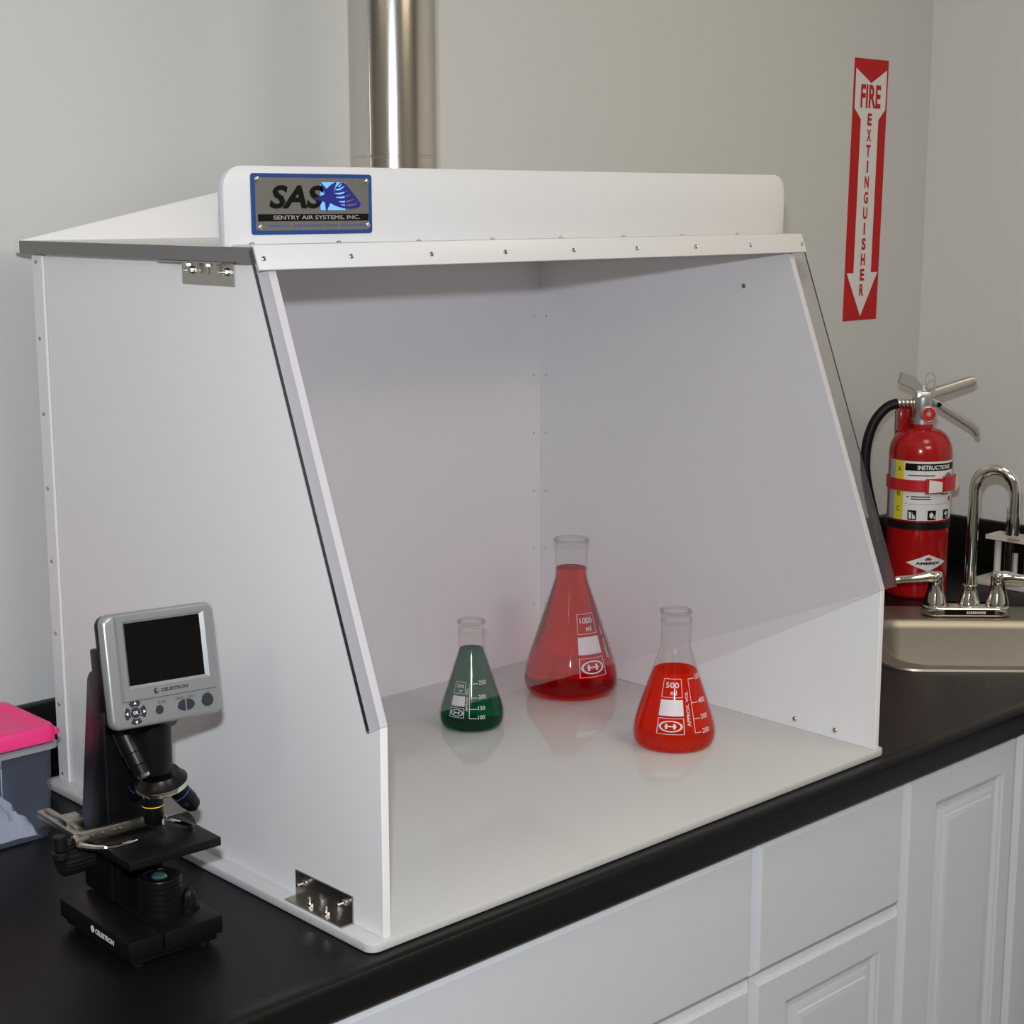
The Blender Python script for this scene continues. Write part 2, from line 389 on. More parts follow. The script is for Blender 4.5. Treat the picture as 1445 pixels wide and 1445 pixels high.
cabinet(-.0838, .5290, 'wide white base cabinet under the fume hood with one broad drawer front', [('drawer_front', -.0838 + g, .529 - g, -.205, -.04, {}), ('door', -.0838 + g, .2214, ZF + .11, -.2075, {}), ('door', .2238, .529 - g, ZF + .11, -.2075, {})])
cabinet(.5294, .8300, 'narrow white base cabinet with plain drawer front over a raised panel door', [('drawer_front', .5294 + g, .83 - g, -.205, -.04, {}), ('door', .5294 + g, .83 - g, ZF + .11, -.2075, dict(lin=.060, rin=.044))])
cabinet(.8304, 1.1000, 'white base cabinet with a single tall raised panel door near the sink', [('door', .8304 + g, 1.10 - g, ZF + .11, -.04, dict(lin=.066, rin=.034))])
fl = MB().use(M['gap']).box((1.1003, YB + .0195, ZF + .1), (1.106, YB + .03, -.0355)).use(M['cab']).box((1.1062, YB, ZF + .1), (1.2215, YB + .022, -.0355), .007, 1).build('filler_panel', M['cab'])
tag(fl, 'white corner filler panel right of the tall cabinet door', 'panel')
lr = empty('corner_cabinet', (0, 0, 0)); tag(lr, 'white cabinet run under the side counter past the corner', 'cabinet')
MB().box((1.24, -1.88, ZF + .1), (1.80, -.068, -.0355)).build('cabinet_body', M['cab'], lr, smooth=0)
# hollow for the bowl is above this body's own top; only doors face the room
for k in range(3):
    MB().box((1.222, -1.86 + k * .6, ZF + .11), (1.2395, -1.27 + k * .6, -.04), .006).build('door', M['cab'], lr, smooth=20)

# ------------------------------------------------------------------ fume hood
W, TP, TB, D, H1, H2, S = .7862, .0085, .0092, .601, .2126, .6202, .156
hood = empty('fume_hood', (0, 0, .0004)); tag(hood, 'large white benchtop fume hood with sloping clear front on the black counter', 'fume hood')
mb = MB(); mb.prism(rrect(-.0185, .7967, -.0042, .612, .011), (0, 0, 0), (1, 0, 0), (0, 1, 0), (0, 0, TB), .0018, 2)
mb.build('base_board', M['hood_base'], hood)
prof = [(0, TB), (0, H1), (S, H2), (D, H2), (D, TB)]
for x in (0, W - TP):
    mb = MB(); mb.prism(prof, (x, 0, 0), (0, 1, 0), (0, 0, 1), (TP, 0, 0), .0006, 1); mb.build('side_panel', M['hood'], hood, 20)
MB().box((TP, D - TP, TB), (W - TP, D, H2)).build('back_panel', M['hood'], hood, 0)
mb = MB().use(M['hood']); mb.box((-.0172, .160, H2), (.8034, D, .634))
mb.bm.faces.ensure_lookup_table(); mb.use(M['lid_edge'])
for f in mb.bm.faces:
    if abs(f.normal.x) > .9 or abs(f.normal.y) > .9: f.material_index = 1
lid = mb.build('top_panel', M['hood'], hood, 0)
# upright plate with sloping shoulders behind the top panel, around the duct
mb = MB(); mb.prism([(-.0172, .6203), (.8034, .6203), (.8034, .634), (.46, .7045), (.326, .7045), (-.0172, .634)], (0, D, 0), (1, 0, 0), (0, 0, 1), (0, .009, 0), .001, 1)
mb.build('rear_riser', M['hood'], hood, 20)
# header board with rounded top corners
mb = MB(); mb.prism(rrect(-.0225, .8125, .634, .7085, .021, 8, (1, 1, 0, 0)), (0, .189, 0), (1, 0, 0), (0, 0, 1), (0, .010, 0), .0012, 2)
header = mb.build('header_board', M['hood_front_dim'], hood)
# clear sloping shield
dS = Vector((0, S, H2 - H1)).normalized(); nS = Vector((0, -dS.z, dS.y)); LS = Vector((0, S, H2 - H1)).length
o0 = Vector((0, 0, H1)) + nS * .0004 - dS * .001
mb = MB().use(M['shield']); mb.prism([(-.0165, 0), (.8044, 0), (.8044, LS + .012), (-.0165, LS + .012)], o0, (1, 0, 0), dS, nS * .0046)
mb.use(M['acr_edge']); mb.bm.faces.ensure_lookup_table()
for f in mb.bm.faces:
    if f.normal.x < -.9: f.material_index = 1
mb.prism([(.8036, 0), (.8046, 0), (.8046, LS + .012), (.8036, LS + .012)], o0 + nS * .0035, (1, 0, 0), dS, nS * .0012)
shield = mb.build('clear_shield', M['shield'], hood, 0)
# trim bar holding the shield's top edge
o1 = o0 + nS * .0048
tl0, tl1 = LS - .0085, LS + .0155
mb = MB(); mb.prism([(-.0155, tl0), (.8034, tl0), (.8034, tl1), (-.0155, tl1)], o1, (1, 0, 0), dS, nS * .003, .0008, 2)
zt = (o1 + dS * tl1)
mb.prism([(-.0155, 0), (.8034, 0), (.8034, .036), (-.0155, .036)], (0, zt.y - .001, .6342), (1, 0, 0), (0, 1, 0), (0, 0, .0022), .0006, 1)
trim = mb.build('trim_strip', M['hood_front_dim'], hood)
SX = [-.0085 + .1006 * k for k in range(9)]
for x in SX:
    c = o1 + nS * .003 + dS * (LS + .002) + Vector((x, 0, 0))
    MB().use(M['steel']).lathe([(0, .0026), (.0012, .0024), (.0018, .0016), (.0012, .0011)], c, nS, 14, False, False).use(M['screwdark']).lathe([(.0008, .0012), (.0008, .00001)], c, nS, 10).build('screw', M['steel'], trim)
    MB().lathe([(0, .0028), (.0013, .0024), (.0020, .0012), (.0021, .00001)], (x + .004, .172, .6364), (0, 0, 1), 14).build('screw', M['steel'], trim)
# narrow screwed strip up the outer rear edge of the near side
strip = MB().box((-.0035, .5775, TB), (-.0002, D, .6185), .0008, 1).build('corner_strip', M['hood'], hood)
for k in range(8):
    z = .0178 + .0847 * k
    MB().use(M['steel']).lathe([(0, .0025), (.001, .0022), (.0012, .0014), (.0006, .0010)], (-.0035, .591, z), (-1, 0, 0), 12).use(M['screwdark']).lathe([(.0005, .0011), (.0005, .00001)], (-.0035, .591, z), (-1, 0, 0), 10).build('screw', M['steel'], strip)
rivet = mat('dull_rivet', (.42, .41, .42), .5)
for k in range(7):
    z = .0925 + .0847 * k
    MB().lathe([(0, .0019), (.0005, .0016), (.0006, .00001)], (W - TP - .012, D - TP, z), (0, -1, 0), 10).build('screw', rivet, hood)
    MB().lathe([(0, .0019), (.0005, .0016), (.0006, .00001)], (W - TP, D - TP - .012, z), (-1, 0, 0), 10).build('screw', rivet, hood)
def hexbolt(p, ax, parent, L=.009):
    p = Vector(p); ax = Vector(ax)
    MB().lathe([(0, .0042), (.0008, .0042)], p, ax, 16, True, True).lathe([(.0008, .0036), (.0034, .0036)], p, ax, 6, True, True).lathe([(.0034, .0016), (L, .0016)], p, ax, 10, True, True).build('bolt', M['steel'], parent, 30)
def bracket(side):
    sg = -1 if side == 0 else 1; xo = 0 if side == 0 else W
    def bx(mb, xa, xb, y0, y1, z0, z1, r=.0): return mb.box((min(xo + sg * xa, xo + sg * xb), y0, z0), (max(xo + sg * xa, xo + sg * xb), y1, z1), r, 1)
    mb = MB(); bx(mb, .0002, .0018, .044, .134, TB + .0002, .0372, .0004); bx(mb, .0002, .0150, .044, .134, TB + .0002, TB + .0018, .0004)
    low = mb.build('angle_bracket', M['bracket'], hood)
    for y, z in ((.119, .0275), (.056, .0275)): hexbolt((xo + sg * .0018, y, z), (sg, 0, 0), low)
    for y in (.102, .076): hexbolt((xo + sg * .0085, y, TB + .0018), (0, 0, 1), low)
    mb = MB(); bx(mb, .0002, .0018, .207, .297, .5965, .6196, .0004); bx(mb, .0002, .0165, .207, .318, .6182, .6199, .0004)
    up = mb.build('angle_bracket', M['bracket'], hood)
    for y, z in ((.279, .6105), (.219, .6100)): hexbolt((xo + sg * .0018, y, z), (sg, 0, 0), up)
    for y in (.272, .238): hexbolt((xo + sg * .0095, y, .6182), (0, 0, -1), up, .011)
bracket(0); bracket(1)
for x, ax in ((W - TP, (-1, 0, 0)),):
    for y, z in ((.1222, .0211), (.0593, .0208)):
        MB().use(M['steel']).lathe([(0, .0036), (.001, .0034), (.0018, .0026), (.0022, .0013)], (x, y, z), ax, 16).use(M['screwdark']).lathe([(.0014, .0014), (.0014, .00001)], (x, y, z), ax, 12).build('bolt_head', M['steel'], hood)
    MB().lathe([(0, .0030), (.0012, .0026), (.0014, .00001)], (x, .2228, .5705), ax, 14).build('screw', M['screwdark'], hood)
# nameplate
NP = Vector((.0068, .189, .6447)); NW, NH = .1432, .0568
pl = MB().use(M['blue']).prism(rrect(0, NW, 0, NH, .003), NP + Vector((0, 0, 0)), (1, 0, 0), (0, 0, 1), (0, -.0016, 0), .0005, 1).build('nameplate', M['blue'], hood, label='grey metal maker plate with blue border')
def npf(dy):
    return lambda u, v: (NP.x + (u - 80) / 1250 * NW, NP.y - .0016 - dy, NP.z + NH - (v - 105) / 640 * NH)
mb = MB().use(M['plate']); mb.recalc = False
f1 = npf(.0002); f2 = npf(.0004); f3 = npf(.0006); f4 = npf(.0008)
mb.flat([(u, v) for u, v in rrect(118, 1290, 148, 702, 16)][::-1], f1).build('plate_face', M['plate'], pl, 0)
mb = MB(); mb.recalc = False
mb.flat([(140, 605), (1285, 605), (1285, 530), (140, 530)], f2).build('black_band', M['ink'], pl, 0)
mb = MB(); mb.recalc = False
def tn(fn): return lambda a, b: fn(a, -b)
mb.text('SAS', 535, -350, 248, tn(f2), width=560, bold=.035, shear=.22)
mb.build('lettering', M['ink'], pl, 0)
mb = MB(); mb.recalc = False
mb.text('SENTRY AIR SYSTEMS, INC.', 740, -569, 50, tn(f3), width=900, bold=.02); mb.build('lettering', M['greytxt'], pl, 0)
mb = MB(); mb.recalc = False
for a, b in ((235, 430), (505, 940), (990, 1230)):
    x = a
    while x < b:
        wd = random.choice((9, 12, 16)); mb.flat([(x, 664), (x + wd, 664), (x + wd, 640 + random.choice((0, 0, 6))), (x, 640)], f2); x += wd + random.choice((5, 6, 12))
mb.build('fine_print', M['bluetxt'], pl, 0)
mb = MB(); mb.recalc = False
mb.flat([(775, 490), (1035, 490), (1035, 192), (775, 192)], f2).build('logo_square', M['sky'], pl, 0)
mb = MB(); mb.recalc = False
mb.flat([(870, 412), (930, 445), (1000, 468), (1080, 478), (1150, 472), (1188, 455), (1202, 425), (1175, 380), (1060, 230), (1020, 192), (985, 197), (935, 250), (905, 315)], f3)
mb.build('logo_fan', M['navy'], pl, 0)
mb = MB(); mb.recalc = False
mb.flat([(762, 172), (838, 262), (890, 215), (935, 190), (943, 200), (905, 312), (975, 412), (878, 408), (850, 470), (832, 522), (818, 405), (690, 372), (815, 322), (800, 260)], f4)
mb.build('logo_star', M['navy'], pl, 0)
for stripe, mname in ((0, 'sky'), (1, 'plate')):
    mb = MB(); mb.recalc = False
    for (xa, ya, xb, yb) in ((960, 235, 1000, 200), (930, 270, 1030, 230), (918, 312, 1062, 280), (935, 352, 1095, 322), (960, 398, 1130, 370), (985, 432, 1165, 418)):
        up = []; dn = []
        for i in range(13):
            t = i / 12; x = xa + (xb - xa) * t
            if (x > 1035) != bool(stripe): continue
            y = ya + (yb - ya) * t + 14 * math.sin(math.pi * t); th = 10 * (1 - abs(2 * t - 1) ** 2 * .8)
            up.append((x, y - th)); dn.append((x, y + th))
        if len(up) > 1: mb.flat(dn + up[::-1], f4)
    mb.build('logo_stripe', M[mname], pl, 0)
for u, v in ((135, 168), (1262, 182), (155, 668), (1272, 655)):
    c = Vector(f1(u, v)); MB().lathe([(0, .0030), (.0012, .0026), (.0020, .0012), (.0021, .00001)], c, (0, -1, 0), 16).build('screw', M['steel'], pl)

# ------------------------------------------------------------------ exhaust duct
du = empty('exhaust_duct', (.3955, .452, .6348)); tag(du, 'round shiny metal exhaust duct rising from the hood top', 'duct')
mb = MB(); R = .0520; n = 64; zt_ = ZC - .634
mb.lathe([(0, R), (.092, R), (.0925, R + .0006), (.0945, R + .0006), (.095, R), (zt_, R)], (0, 0, 0), (0, 0, 1), n)
mb.build('duct_pipe', M['duct'], du, 25)
mb = MB(); a = math.radians(-11)
mb.box((-.0012, -.0006, -.001), (.0022, .0008, .0675), 0, 1, Matrix.Translation((R * math.cos(a) , R * math.sin(a), .072)) @ Matrix.Rotation(a + math.pi / 2, 4, 'Z')).build('green_mark', M['tape_g'], du)
seam = MB(); a = math.radians(-103)
seam.box((-.003, -.0008, 0), (.003, .0006, zt_ - .001), .0004, 1, Matrix.Translation((R * math.cos(math.radians(-164)), R * math.sin(math.radians(-164)), 0)) @ Matrix.Rotation(math.radians(-164) + math.pi / 2, 4, 'Z')).build('seam', M['duct'], du)

# ------------------------------------------------------------------ flasks
A0 = math.atan2(-.728, -.686)
def interp(prof, z):
    for (z0, r0), (z1, r1) in zip(prof, prof[1:]):
        if z <= z1: return r0 + (r1 - r0) * (z - z0) / (z1 - z0)
    return prof[-1][1]
def flask(c, prof, level, liq, label, P):
    root = empty('erlenmeyer_flask', (c[0], c[1], TB + .0007)); tag(root, label, 'flask', 'erlenmeyer flasks inside the hood')
    sp = [(z, r) for z, r in prof]
    fine = [(0, prof[0][1] * .86), (.0005, prof[0][1] * .95)] + [(max(v.x, .001), v.y) for v in spline([(z, r, 0) for z, r in sp[:-1]], 6)]
    fine = [fine[0], fine[1]] + [p for p in fine[2:] if p[0] > .001]
    zt, rt = prof[-1]
    mb = MB(); mb.lathe(fine, seg=64, cap0=True); mb.build('glass_body', M['glass'], root, 60)
    rim = MB(); rr = .0021
    rim.lathe([(zt - rr + rr * math.sin(t), rt - rr * .4 + rr * math.cos(t)) for t in [2 * math.pi * i / 10 for i in range(11)]], seg=48)
    rim.build('rim', M['rimglass'], root, 60)
    lp = [(.0016, fine[0][1])] + [(z, r - .0016) for z, r in fine[1:] if .0016 < z < level - .002]
    rl = interp(fine, level)
    lp += [(level - .0006, rl - .0016), (level, rl - .0022), (level - .0003, rl - .006)]
    MB().lathe(lp, seg=64, cap0=True, cap1=True).build('liquid', liq, root, 50)
    def fn(a, z):
        r = interp(fine, z) + .0005; t = A0 + math.radians(a); return (r * math.cos(t), r * math.sin(t), z)
    mb = MB(); mb.recalc = False
    a0, a1 = P['frame']; r = interp(fine, P['z1'][1]); aw = math.degrees(1 / r) * .0008
    am = (a0 + a1) / 2; awd = a1 - a0
    for zz in ('z1', 'z3'):
        z0, z1 = P[zz]; mb.frame(a0, a1, z0, z1, (aw * .7, .00055), fn)
    z0, z1 = P['z2']; mb.patch(a0, a1, z0, z1, fn, 10, 4)
    z0, z1 = P['z1']; h = z1 - z0
    mb.text(P['vol'], am, z0 + h * .66, h * .30, fn, width=awd * .70, bold=.012); mb.text('ml', am + awd * .08, z0 + h * .27, h * .26, fn, width=awd * .30, bold=.012)
    z0, z1 = P['z3']; h = z1 - z0; zc = (z0 + z1) / 2
    ell = []
    for i in range(28):
        t0, t1 = 2 * math.pi * i / 28, 2 * math.pi * (i + 1) / 28
        for ro, ri in ((.44, .36),):
            mb.flat([fn(am + awd * ri * math.cos(t0), zc + h * ri * .80 * math.sin(t0)), fn(am + awd * ro * math.cos(t0), zc + h * ro * .80 * math.sin(t0)),
                     fn(am + awd * ro * math.cos(t1), zc + h * ro * .80 * math.sin(t1)), fn(am + awd * ri * math.cos(t1), zc + h * ri * .80 * math.sin(t1))], lambda *p: p) if False else \
            mb._add([fn(am + awd * k * math.cos(t), zc + h * k * .8 * math.sin(t)) for k, t in ((ri, t0), (ro, t0), (ro, t1), (ri, t1))], [[0, 1, 2, 3]])
    mb.patch(am - awd * .22, am + awd * .22, zc - h * .03, zc + h * .04, fn, 6)
    mb.patch(am - awd * .20, am - awd * .12, zc - h * .16, zc + h * .16, fn, 2); mb.patch(am + awd * .10, am + awd * .18, zc - h * .16, zc + h * .16, fn, 2)
    z0, z1 = P['approx']; zc = (z0 + z1) / 2; kdeg = math.degrees(1 / interp(fine, zc))
    rr_ = interp(fine, zc)
    mb.text('APPROX. VOL', 0, 0, P['at'], lambda u, v: fn(P['aang'] + math.degrees(u / rr_), zc + v), width=z1 - z0, bold=.012, rot=math.pi / 2)
    lt = math.degrees(.0007 / rr_); sa = P['sang']; zs = [z for z, _ in P['ticks']]
    mb.patch(sa - lt / 2, sa + lt / 2, min(zs), max(zs), fn, 1, 12)
    for z, t in P['ticks']:
        r = interp(fine, z); d = math.degrees(P['tl'] / r)
        mb.patch(sa, sa + d, z - .0004, z + .0004, fn, 5)
        mb.text(t, 0, 0, P['nh'], lambda u, v: fn(sa + d + math.degrees((u + .0012) / r), z + .001 + v), align='L', bold=.012)
    mb.build('graduation_print', M['print'], root, 0)
    return root
flask((.485, .4181), [(.0, .036), (.006, .0405), (.016, .0420), (.030, .0395), (.060, .0300), (.097, .0182), (.104, .0166), (.120, .0163), (.136, .0164), (.140, .0174)], .1030, M['green'],
      'small conical flask of dark green liquid behind the shield edge',
      dict(frame=(-41, -12.5), z1=(.0504, .0649), z2=(.0355, .0478), z3=(.0211, .0334), vol='250', approx=(.030, .058), at=.0030, aang=-8, sang=-3, tl=.010, nh=.0052, ticks=[(.0632, '250'), (.0461, '200'), (.0325, '150'), (.0211, '100')]))
flask((.6883, .4393), [(.0, .056), (.009, .063), (.022, .0643), (.045, .0600), (.100, .0420), (.150, .0258), (.163, .0224), (.185, .0219), (.209, .0219), (.215, .0234)], .1748, M['red1'],
      'tallest conical flask, filled to its neck with deep red liquid',
      dict(frame=(9.5, 48), z1=(.0906, .117), z2=(.0642, .0869), z3=(.0349, .0597), vol='1000', approx=(.0543, .0978), at=.0050, aang=61, sang=72, tl=.012, nh=.008, ticks=[(.1216, '1000'), (.095, '800'), (.068, '600'), (.0433, '400')]))
flask((.6197, .1896), [(.0, .045), (.007, .050), (.018, .0515), (.036, .0480), (.075, .0355), (.118, .0208), (.130, .0180), (.150, .0178), (.166, .0178), (.1715, .0190)], .0964, M['red2'],
      'bright orange red conical flask standing in front, beyond the shield edge',
      dict(frame=(-31, 9.3), z1=(.0692, .0913), z2=(.048, .0667), z3=(.0264, .0455), vol='500', approx=(.0358, .0766), at=.0042, aang=17, sang=25, tl=.0100, nh=.0062, ticks=[(.0905, '500'), (.0627, '400'), (.0439, '300'), (.0273, '200')]))

# ------------------------------------------------------------------ wall sign
sg = empty('fire_extinguisher_sign', (1.6785, YW, .463)); tag(sg, 'tall red and white fire extinguisher arrow sign on the back wall', 'sign')
SW, SH = .1045, .4655
def sf(dy):
    def f(u, v):  # u in -1..1 across, v 0 bottom .. 1 top
        return (u * SW / 2 + (v - .5) * .0095, -.0003 - dy, v * SH - .001)
    return f
mb = MB().use(M['signred']); mb.prism([(-1, 0), (1, 0), (1, 1), (-1, 1)], (0, 0, 0), (SW / 2, 0, 0), (.0095, 0, SH), (0, -.0008, 0))
for v in mb.bm.verts: v.co.x -= .00475
mb.build('sign_panel', M['signred'], sg, 0)
mb = MB(); mb.recalc = False
mb.flat([(0, .018), (.92, .188), (.52, .188), (.52, .775), (.90, .815), (.90, .965), (0, .912), (-.92, .965), (-.92, .815), (-.52, .775), (-.52, .188), (-.92, .188)], sf(.0010)).build('white_arrow', M['signwhite'], sg, 0)
mb = MB(); mb.recalc = False
mb.text('FIRE', 0, .862, .088, sf(.0014), width=1.18, bold=.03)
for k, ch in enumerate('EXTINGUISHER'):
    mb.text(ch, .0, .775 - k * .0595, .0465, sf(.0014), width=.09 if ch == 'I' else .25, bold=.04)
mb.build('lettering', M['signred'], sg, 0)

# ------------------------------------------------------------------ fire extinguisher (local x = across the view, y = away, z up)
EX = Vector((1.5755, .4637, .0003)); fe = empty('fire_extinguisher', EX, -math.atan2(.686, .728))
tag(fe, 'red fire extinguisher standing in the counter corner behind the sink', 'fire extinguisher')
RB = .0537
mb = MB(); pr = [(0, RB - .004), (.003, RB - .0008), (.006, RB), (.250, RB)]
for i in range(1, 9):
    t = math.pi / 2 * i / 9; pr.append((.250 + .042 * math.sin(t), .020 + (RB - .020) * math.cos(t)))
pr += [(.293, .019), (.306, .0185), (.306, .001)]
mb.lathe(pr, seg=56, cap0=True); cyl_ = mb.build('cylinder', M['redpaint'], fe, 40)
def cf(dr=.0006):
    def f(a, z):
        t = math.radians(a - 90); return ((RB + dr) * math.cos(t), (RB + dr) * math.sin(t), z)
    return f
c1, c2, c3 = cf(.0004), cf(.0008), cf(.0012)
mb = MB(); mb.recalc = False; mb.patch(-80, 84, .138, .2405, c1, 36, 4); lab = mb.build('paper_label', M['label'], fe, label='white instruction label')
mb = MB(); mb.recalc = False; mb.patch(-61, -43, .138, .2405, c2, 6, 4).build('yellow_stripe', M['yellow'], lab)
mb = MB(); mb.recalc = False; mb.patch(-79, -62, .138, .2405, c2, 6, 4).build('grey_stripe', M['greylab'], lab)
mb = MB(); mb.recalc = False; mb.patch(-41, 80, .2245, .2368, c2, 26, 1)
mb.text('A', -52, .226, .009, c3, width=7); mb.text('B', -52, .183, .008, c3, width=7); mb.text('C', -52, .157, .009, c3, width=7)
for (a0, a1, z) in ((-30, 14, .2163), (-34, -30, .2163), (-28, 6, .1797), (-28, 8, .1757), (-36, -32, .1790), (30, 48, .1832), (36, 58, .2155), (40, 52, .2185), (-40, 66, .1665)):
    mb.patch(a0, a1, z - .0009 if z != .1665 else z - .0002, z + .0009 if z != .1665 else z + .0002, c2, 8, 1)
mb.build('black_print', M['ink'], lab, 0)
mb = MB(); mb.recalc = False
mb.text('INSTRUCTIONS', 15, .2306, .0075, c3, width=66, bold=.03)
mb.build('title_print', M['label'], lab, 0)
for (a, z) in ((-25, .1475), (11, .1475), (44, .1475)):
    cc = lambda u, v, a=a, z=z: c3(a + u * 8, z + v * .0085)
    mb = MB().use(M['ink']); mb.recalc = False; mb.patch(a - 8, a + 8, z - .0085, z + .0085, c2, 6, 2); mb.use(M['label'])
    if a == -25: mb.flat([(-.7, -.7), (-.1, -.7), (-.1, .5), (-.7, .7)], cc); mb.flat([(.1, -.7), (.75, -.7), (.6, .1), (.35, -.1), (.1, .6)], cc)
    elif a == 11: mb.flat([(.5 * math.cos(t) - .1, .6 * math.sin(t)) for t in [2 * math.pi * i / 10 for i in range(10)]], cc); mb.flat([(.4, -.7), (.8, -.7), (.8, .2)], cc)
    else: mb.flat([(-.7, .1), (-.2, .7), (.4, .5), (.1, -.3), (-.3, -.1)], cc); mb.flat([(-.2, -.75), (.3, -.75), (.2, -.4), (-.1, -.4)], cc)
    mb.build('pictogram', M['ink'], lab, 0)
mb = MB(); mb.recalc = False; mb.patch(50, 58, .170, .178, c2, 4, 1).build('red_print', M['redstrap'], lab, 0)
def strip_(mb, a0, a1, top, bot, fn, n=24):
    vs = []
    for i in range(n + 1):
        a = a0 + (a1 - a0) * i / n; vs += [fn(a, bot(a)), fn(a, top(a))]
    mb._add(vs, [[2 * i, 2 * i + 2, 2 * i + 3, 2 * i + 1] for i in range(n)]); return mb
# bracket strap with buckle
mb = MB(); mb.lathe([(.1885, RB + .0008), (.1885, RB + .003), (.2085, RB + .003), (.2085, RB + .0008)], seg=56); st = mb.build('bracket_strap', M['redstrap'], fe)
mb = MB(); cb = cf(.0034)
def slab_(mb, a0, a1, z0, z1, r0, r1, n=6):
    fi, fo = cf(r0), cf(r1); vs = []; 
    for i in range(n + 1):
        a = a0 + (a1 - a0) * i / n; vs += [fi(a, z0), fo(a, z0), fo(a, z1), fi(a, z1)]
    fs = [[0, 1, 2, 3], [4 * n + 3, 4 * n + 2, 4 * n + 1, 4 * n]]
    for i in range(n):
        for k in range(4): fs.append([4 * i + k, 4 * i + (k + 1) % 4, 4 * i + 4 + (k + 1) % 4, 4 * i + 4 + k])
    mb._add(vs, fs)
slab_(mb, -3, 29, .1855, .2115, .003, .006); slab_(mb, 29, 70, .189, .2145, .003, .0075); bk = mb.build('buckle', M['redstrap'], st, 30)
mb = MB(); mb.recalc = False; cw = cf(.0064); strip_(mb, 2, 26, lambda a: .210 - .0045 * (a - 2) / 24, lambda a: .187 + .0015 * (a - 2) / 24, cw, 8).build('buckle_window', M['label'], bk, 0)
MB().lathe([(.1215, RB + .0006), (.122, RB + .0016), (.1345, RB + .0016), (.135, RB + .0006)], seg=56).build('rubber_band', M['bandblk'], fe)
mb = MB(); mb.recalc = False
strip_(mb, -32, 49, lambda a: .064 + .0148 * (1 - abs(a - 8.5) / 40.6), lambda a: .064 - .0148 * (1 - abs(a - 8.5) / 40.6), c1)
dm = mb.build('diamond_label', M['label'], fe, 0)
mb = MB(); mb.recalc = False
mb.text('AMEREX', 9, .0635, .0046, c2, width=48, bold=.05); mb.build('lettering', M['ink'], dm, 0)
mb = MB(); mb.recalc = False
mb.patch(2, 15, .0685, .0715, c2, 4); mb.patch(5, 12, .0715, .0735, c2, 3); mb.build('red_emblem', M['redstrap'], dm, 0)
# wall hook behind the neck, strap clip
mb = MB(); mb.box((-.040, .020, .272), (.006, .034, .326), .003); mb.box((-.040, -.006, .285), (-.034, .034, .322), .002); mb.build('mounting_hook', M['redpaint'], fe)
mb = MB(); mb.lathe([(0, .0105), (.0012, .0118), (.006, .0118), (.0072, .0105)], (.0545, -.012, .196), (.80, -.60, 0), 24, True, True); mb.build('round_clip', M['cream'], fe)
# valve
mb = MB(); mb.lathe([(.300, .0195), (.308, .0195), (.309, .017), (.322, .0165), (.330, .0185), (.346, .0175), (.352, .012), (.360, .0075), (.366, .006)], seg=24, cap1=True)
mb.box((-.014, -.013, .318), (.014, .013, .357), .004)
mb.cyl((-.018, 0, .335), (-.006, 0, .335), .0085); vb = mb.build('valve_body', M['alu'], fe)
mb = MB()
for k in range(4): mb.lathe([(0, .0068), (.0015, .0078), (.005, .0078), (.0065, .0068)], (-.018 - .0068 * k, 0, .335), (-1, 0, 0), 18, True, True)
mb.build('hose_ferrule', M['chrome'], fe)
path = spline([(-.043, 0, .335), (-.062, .001, .327), (-.082, .002, .302), (-.0935, .003, .262), (-.094, .003, .215), (-.084, .002, .165), (-.072, .0, .120), (-.066, -.001, .095)], 6)
MB().tube(path, .0088, 16).build('hose', M['rubber'], fe)
mb = MB(); mb.lathe([(0, .0142), (.006, .0142), (.0075, .012), (.0072, .0115)], (.006, -.0135, .3175), (0, -1, 0), 28, True, False); ga = mb.build('gauge', M['alu'], fe)
mb = MB(); mb.lathe([(0, .0118), (.0002, .0045)], (.006, -.0207, .3175), (0, -1, 0), 28); mb.build('gauge_dial', M['redstrap'], ga)
mb = MB(); mb.lathe([(0, .0046), (.0012, .003), (.0013, .0001)], (.006, -.0207, .3175), (0, -1, 0), 18); mb.box((.0055, -.0218, .3175), (.0065, -.0212, .3270)); mb.build('gauge_needle', M['alu2'], ga)
# carrying handle, operating lever, rear tab
def channel(mb, pts, w, h, t):
    pts = [Vector(p) for p in pts]
    for a, b in zip(pts, pts[1:]):
        d = (b - a).normalized(); up = Vector((0, -1, 0)).cross(d); up = up if up.z > 0 else -up
        for off in (-w / 2, w / 2 - t):
            mb.prism([(0, 0), ((b - a).length, 0), ((b - a).length, h), (0, h)], a + Vector((0, off, 0)) - up * h / 2, d, up, (0, t, 0))
        mb.prism([(0, 0), ((b - a).length, 0), ((b - a).length, w), (0, w)], a + up * (h / 2 - t) + Vector((0, -w / 2, 0)), d, (0, 1, 0), up * t)
mb = MB(); hp = [Vector((.010, 0, .3515)), Vector((.046, 0, .3640)), Vector((.084, 0, .3715))]
tmpw = [.017, .017, .016]
sec = rrect(-.008, .008, -.0085, .0085, .004, 4)
def sweep(mb, pts, sec, scale=None):
    pts = [Vector(p) for p in pts]; vs = []; n = len(sec)
    for i, p in enumerate(pts):
        d = (pts[min(i + 1, len(pts) - 1)] - pts[max(i - 1, 0)]).normalized(); side = Vector((0, 1, 0)); up = side.cross(d) * -1
        up = d.cross(side) * -1; k = scale[i] if scale else 1
        for a, b in sec: vs.append(p + side * a + up * b * k)
    fs = [list(range(n))[::-1], [(len(pts) - 1) * n + k for k in range(n)]]
    for i in range(len(pts) - 1):
        for k in range(n): fs.append([i * n + k, i * n + (k + 1) % n, (i + 1) * n + (k + 1) % n, (i + 1) * n + k])
    mb._add(vs, fs)
sweep(mb, [(.008, 0, .349), (.030, 0, .3565), (.060, 0, .3662), (.082, 0, .3733), (.088, 0, .3752)], sec, [.9, 1, 1, 1, .6])
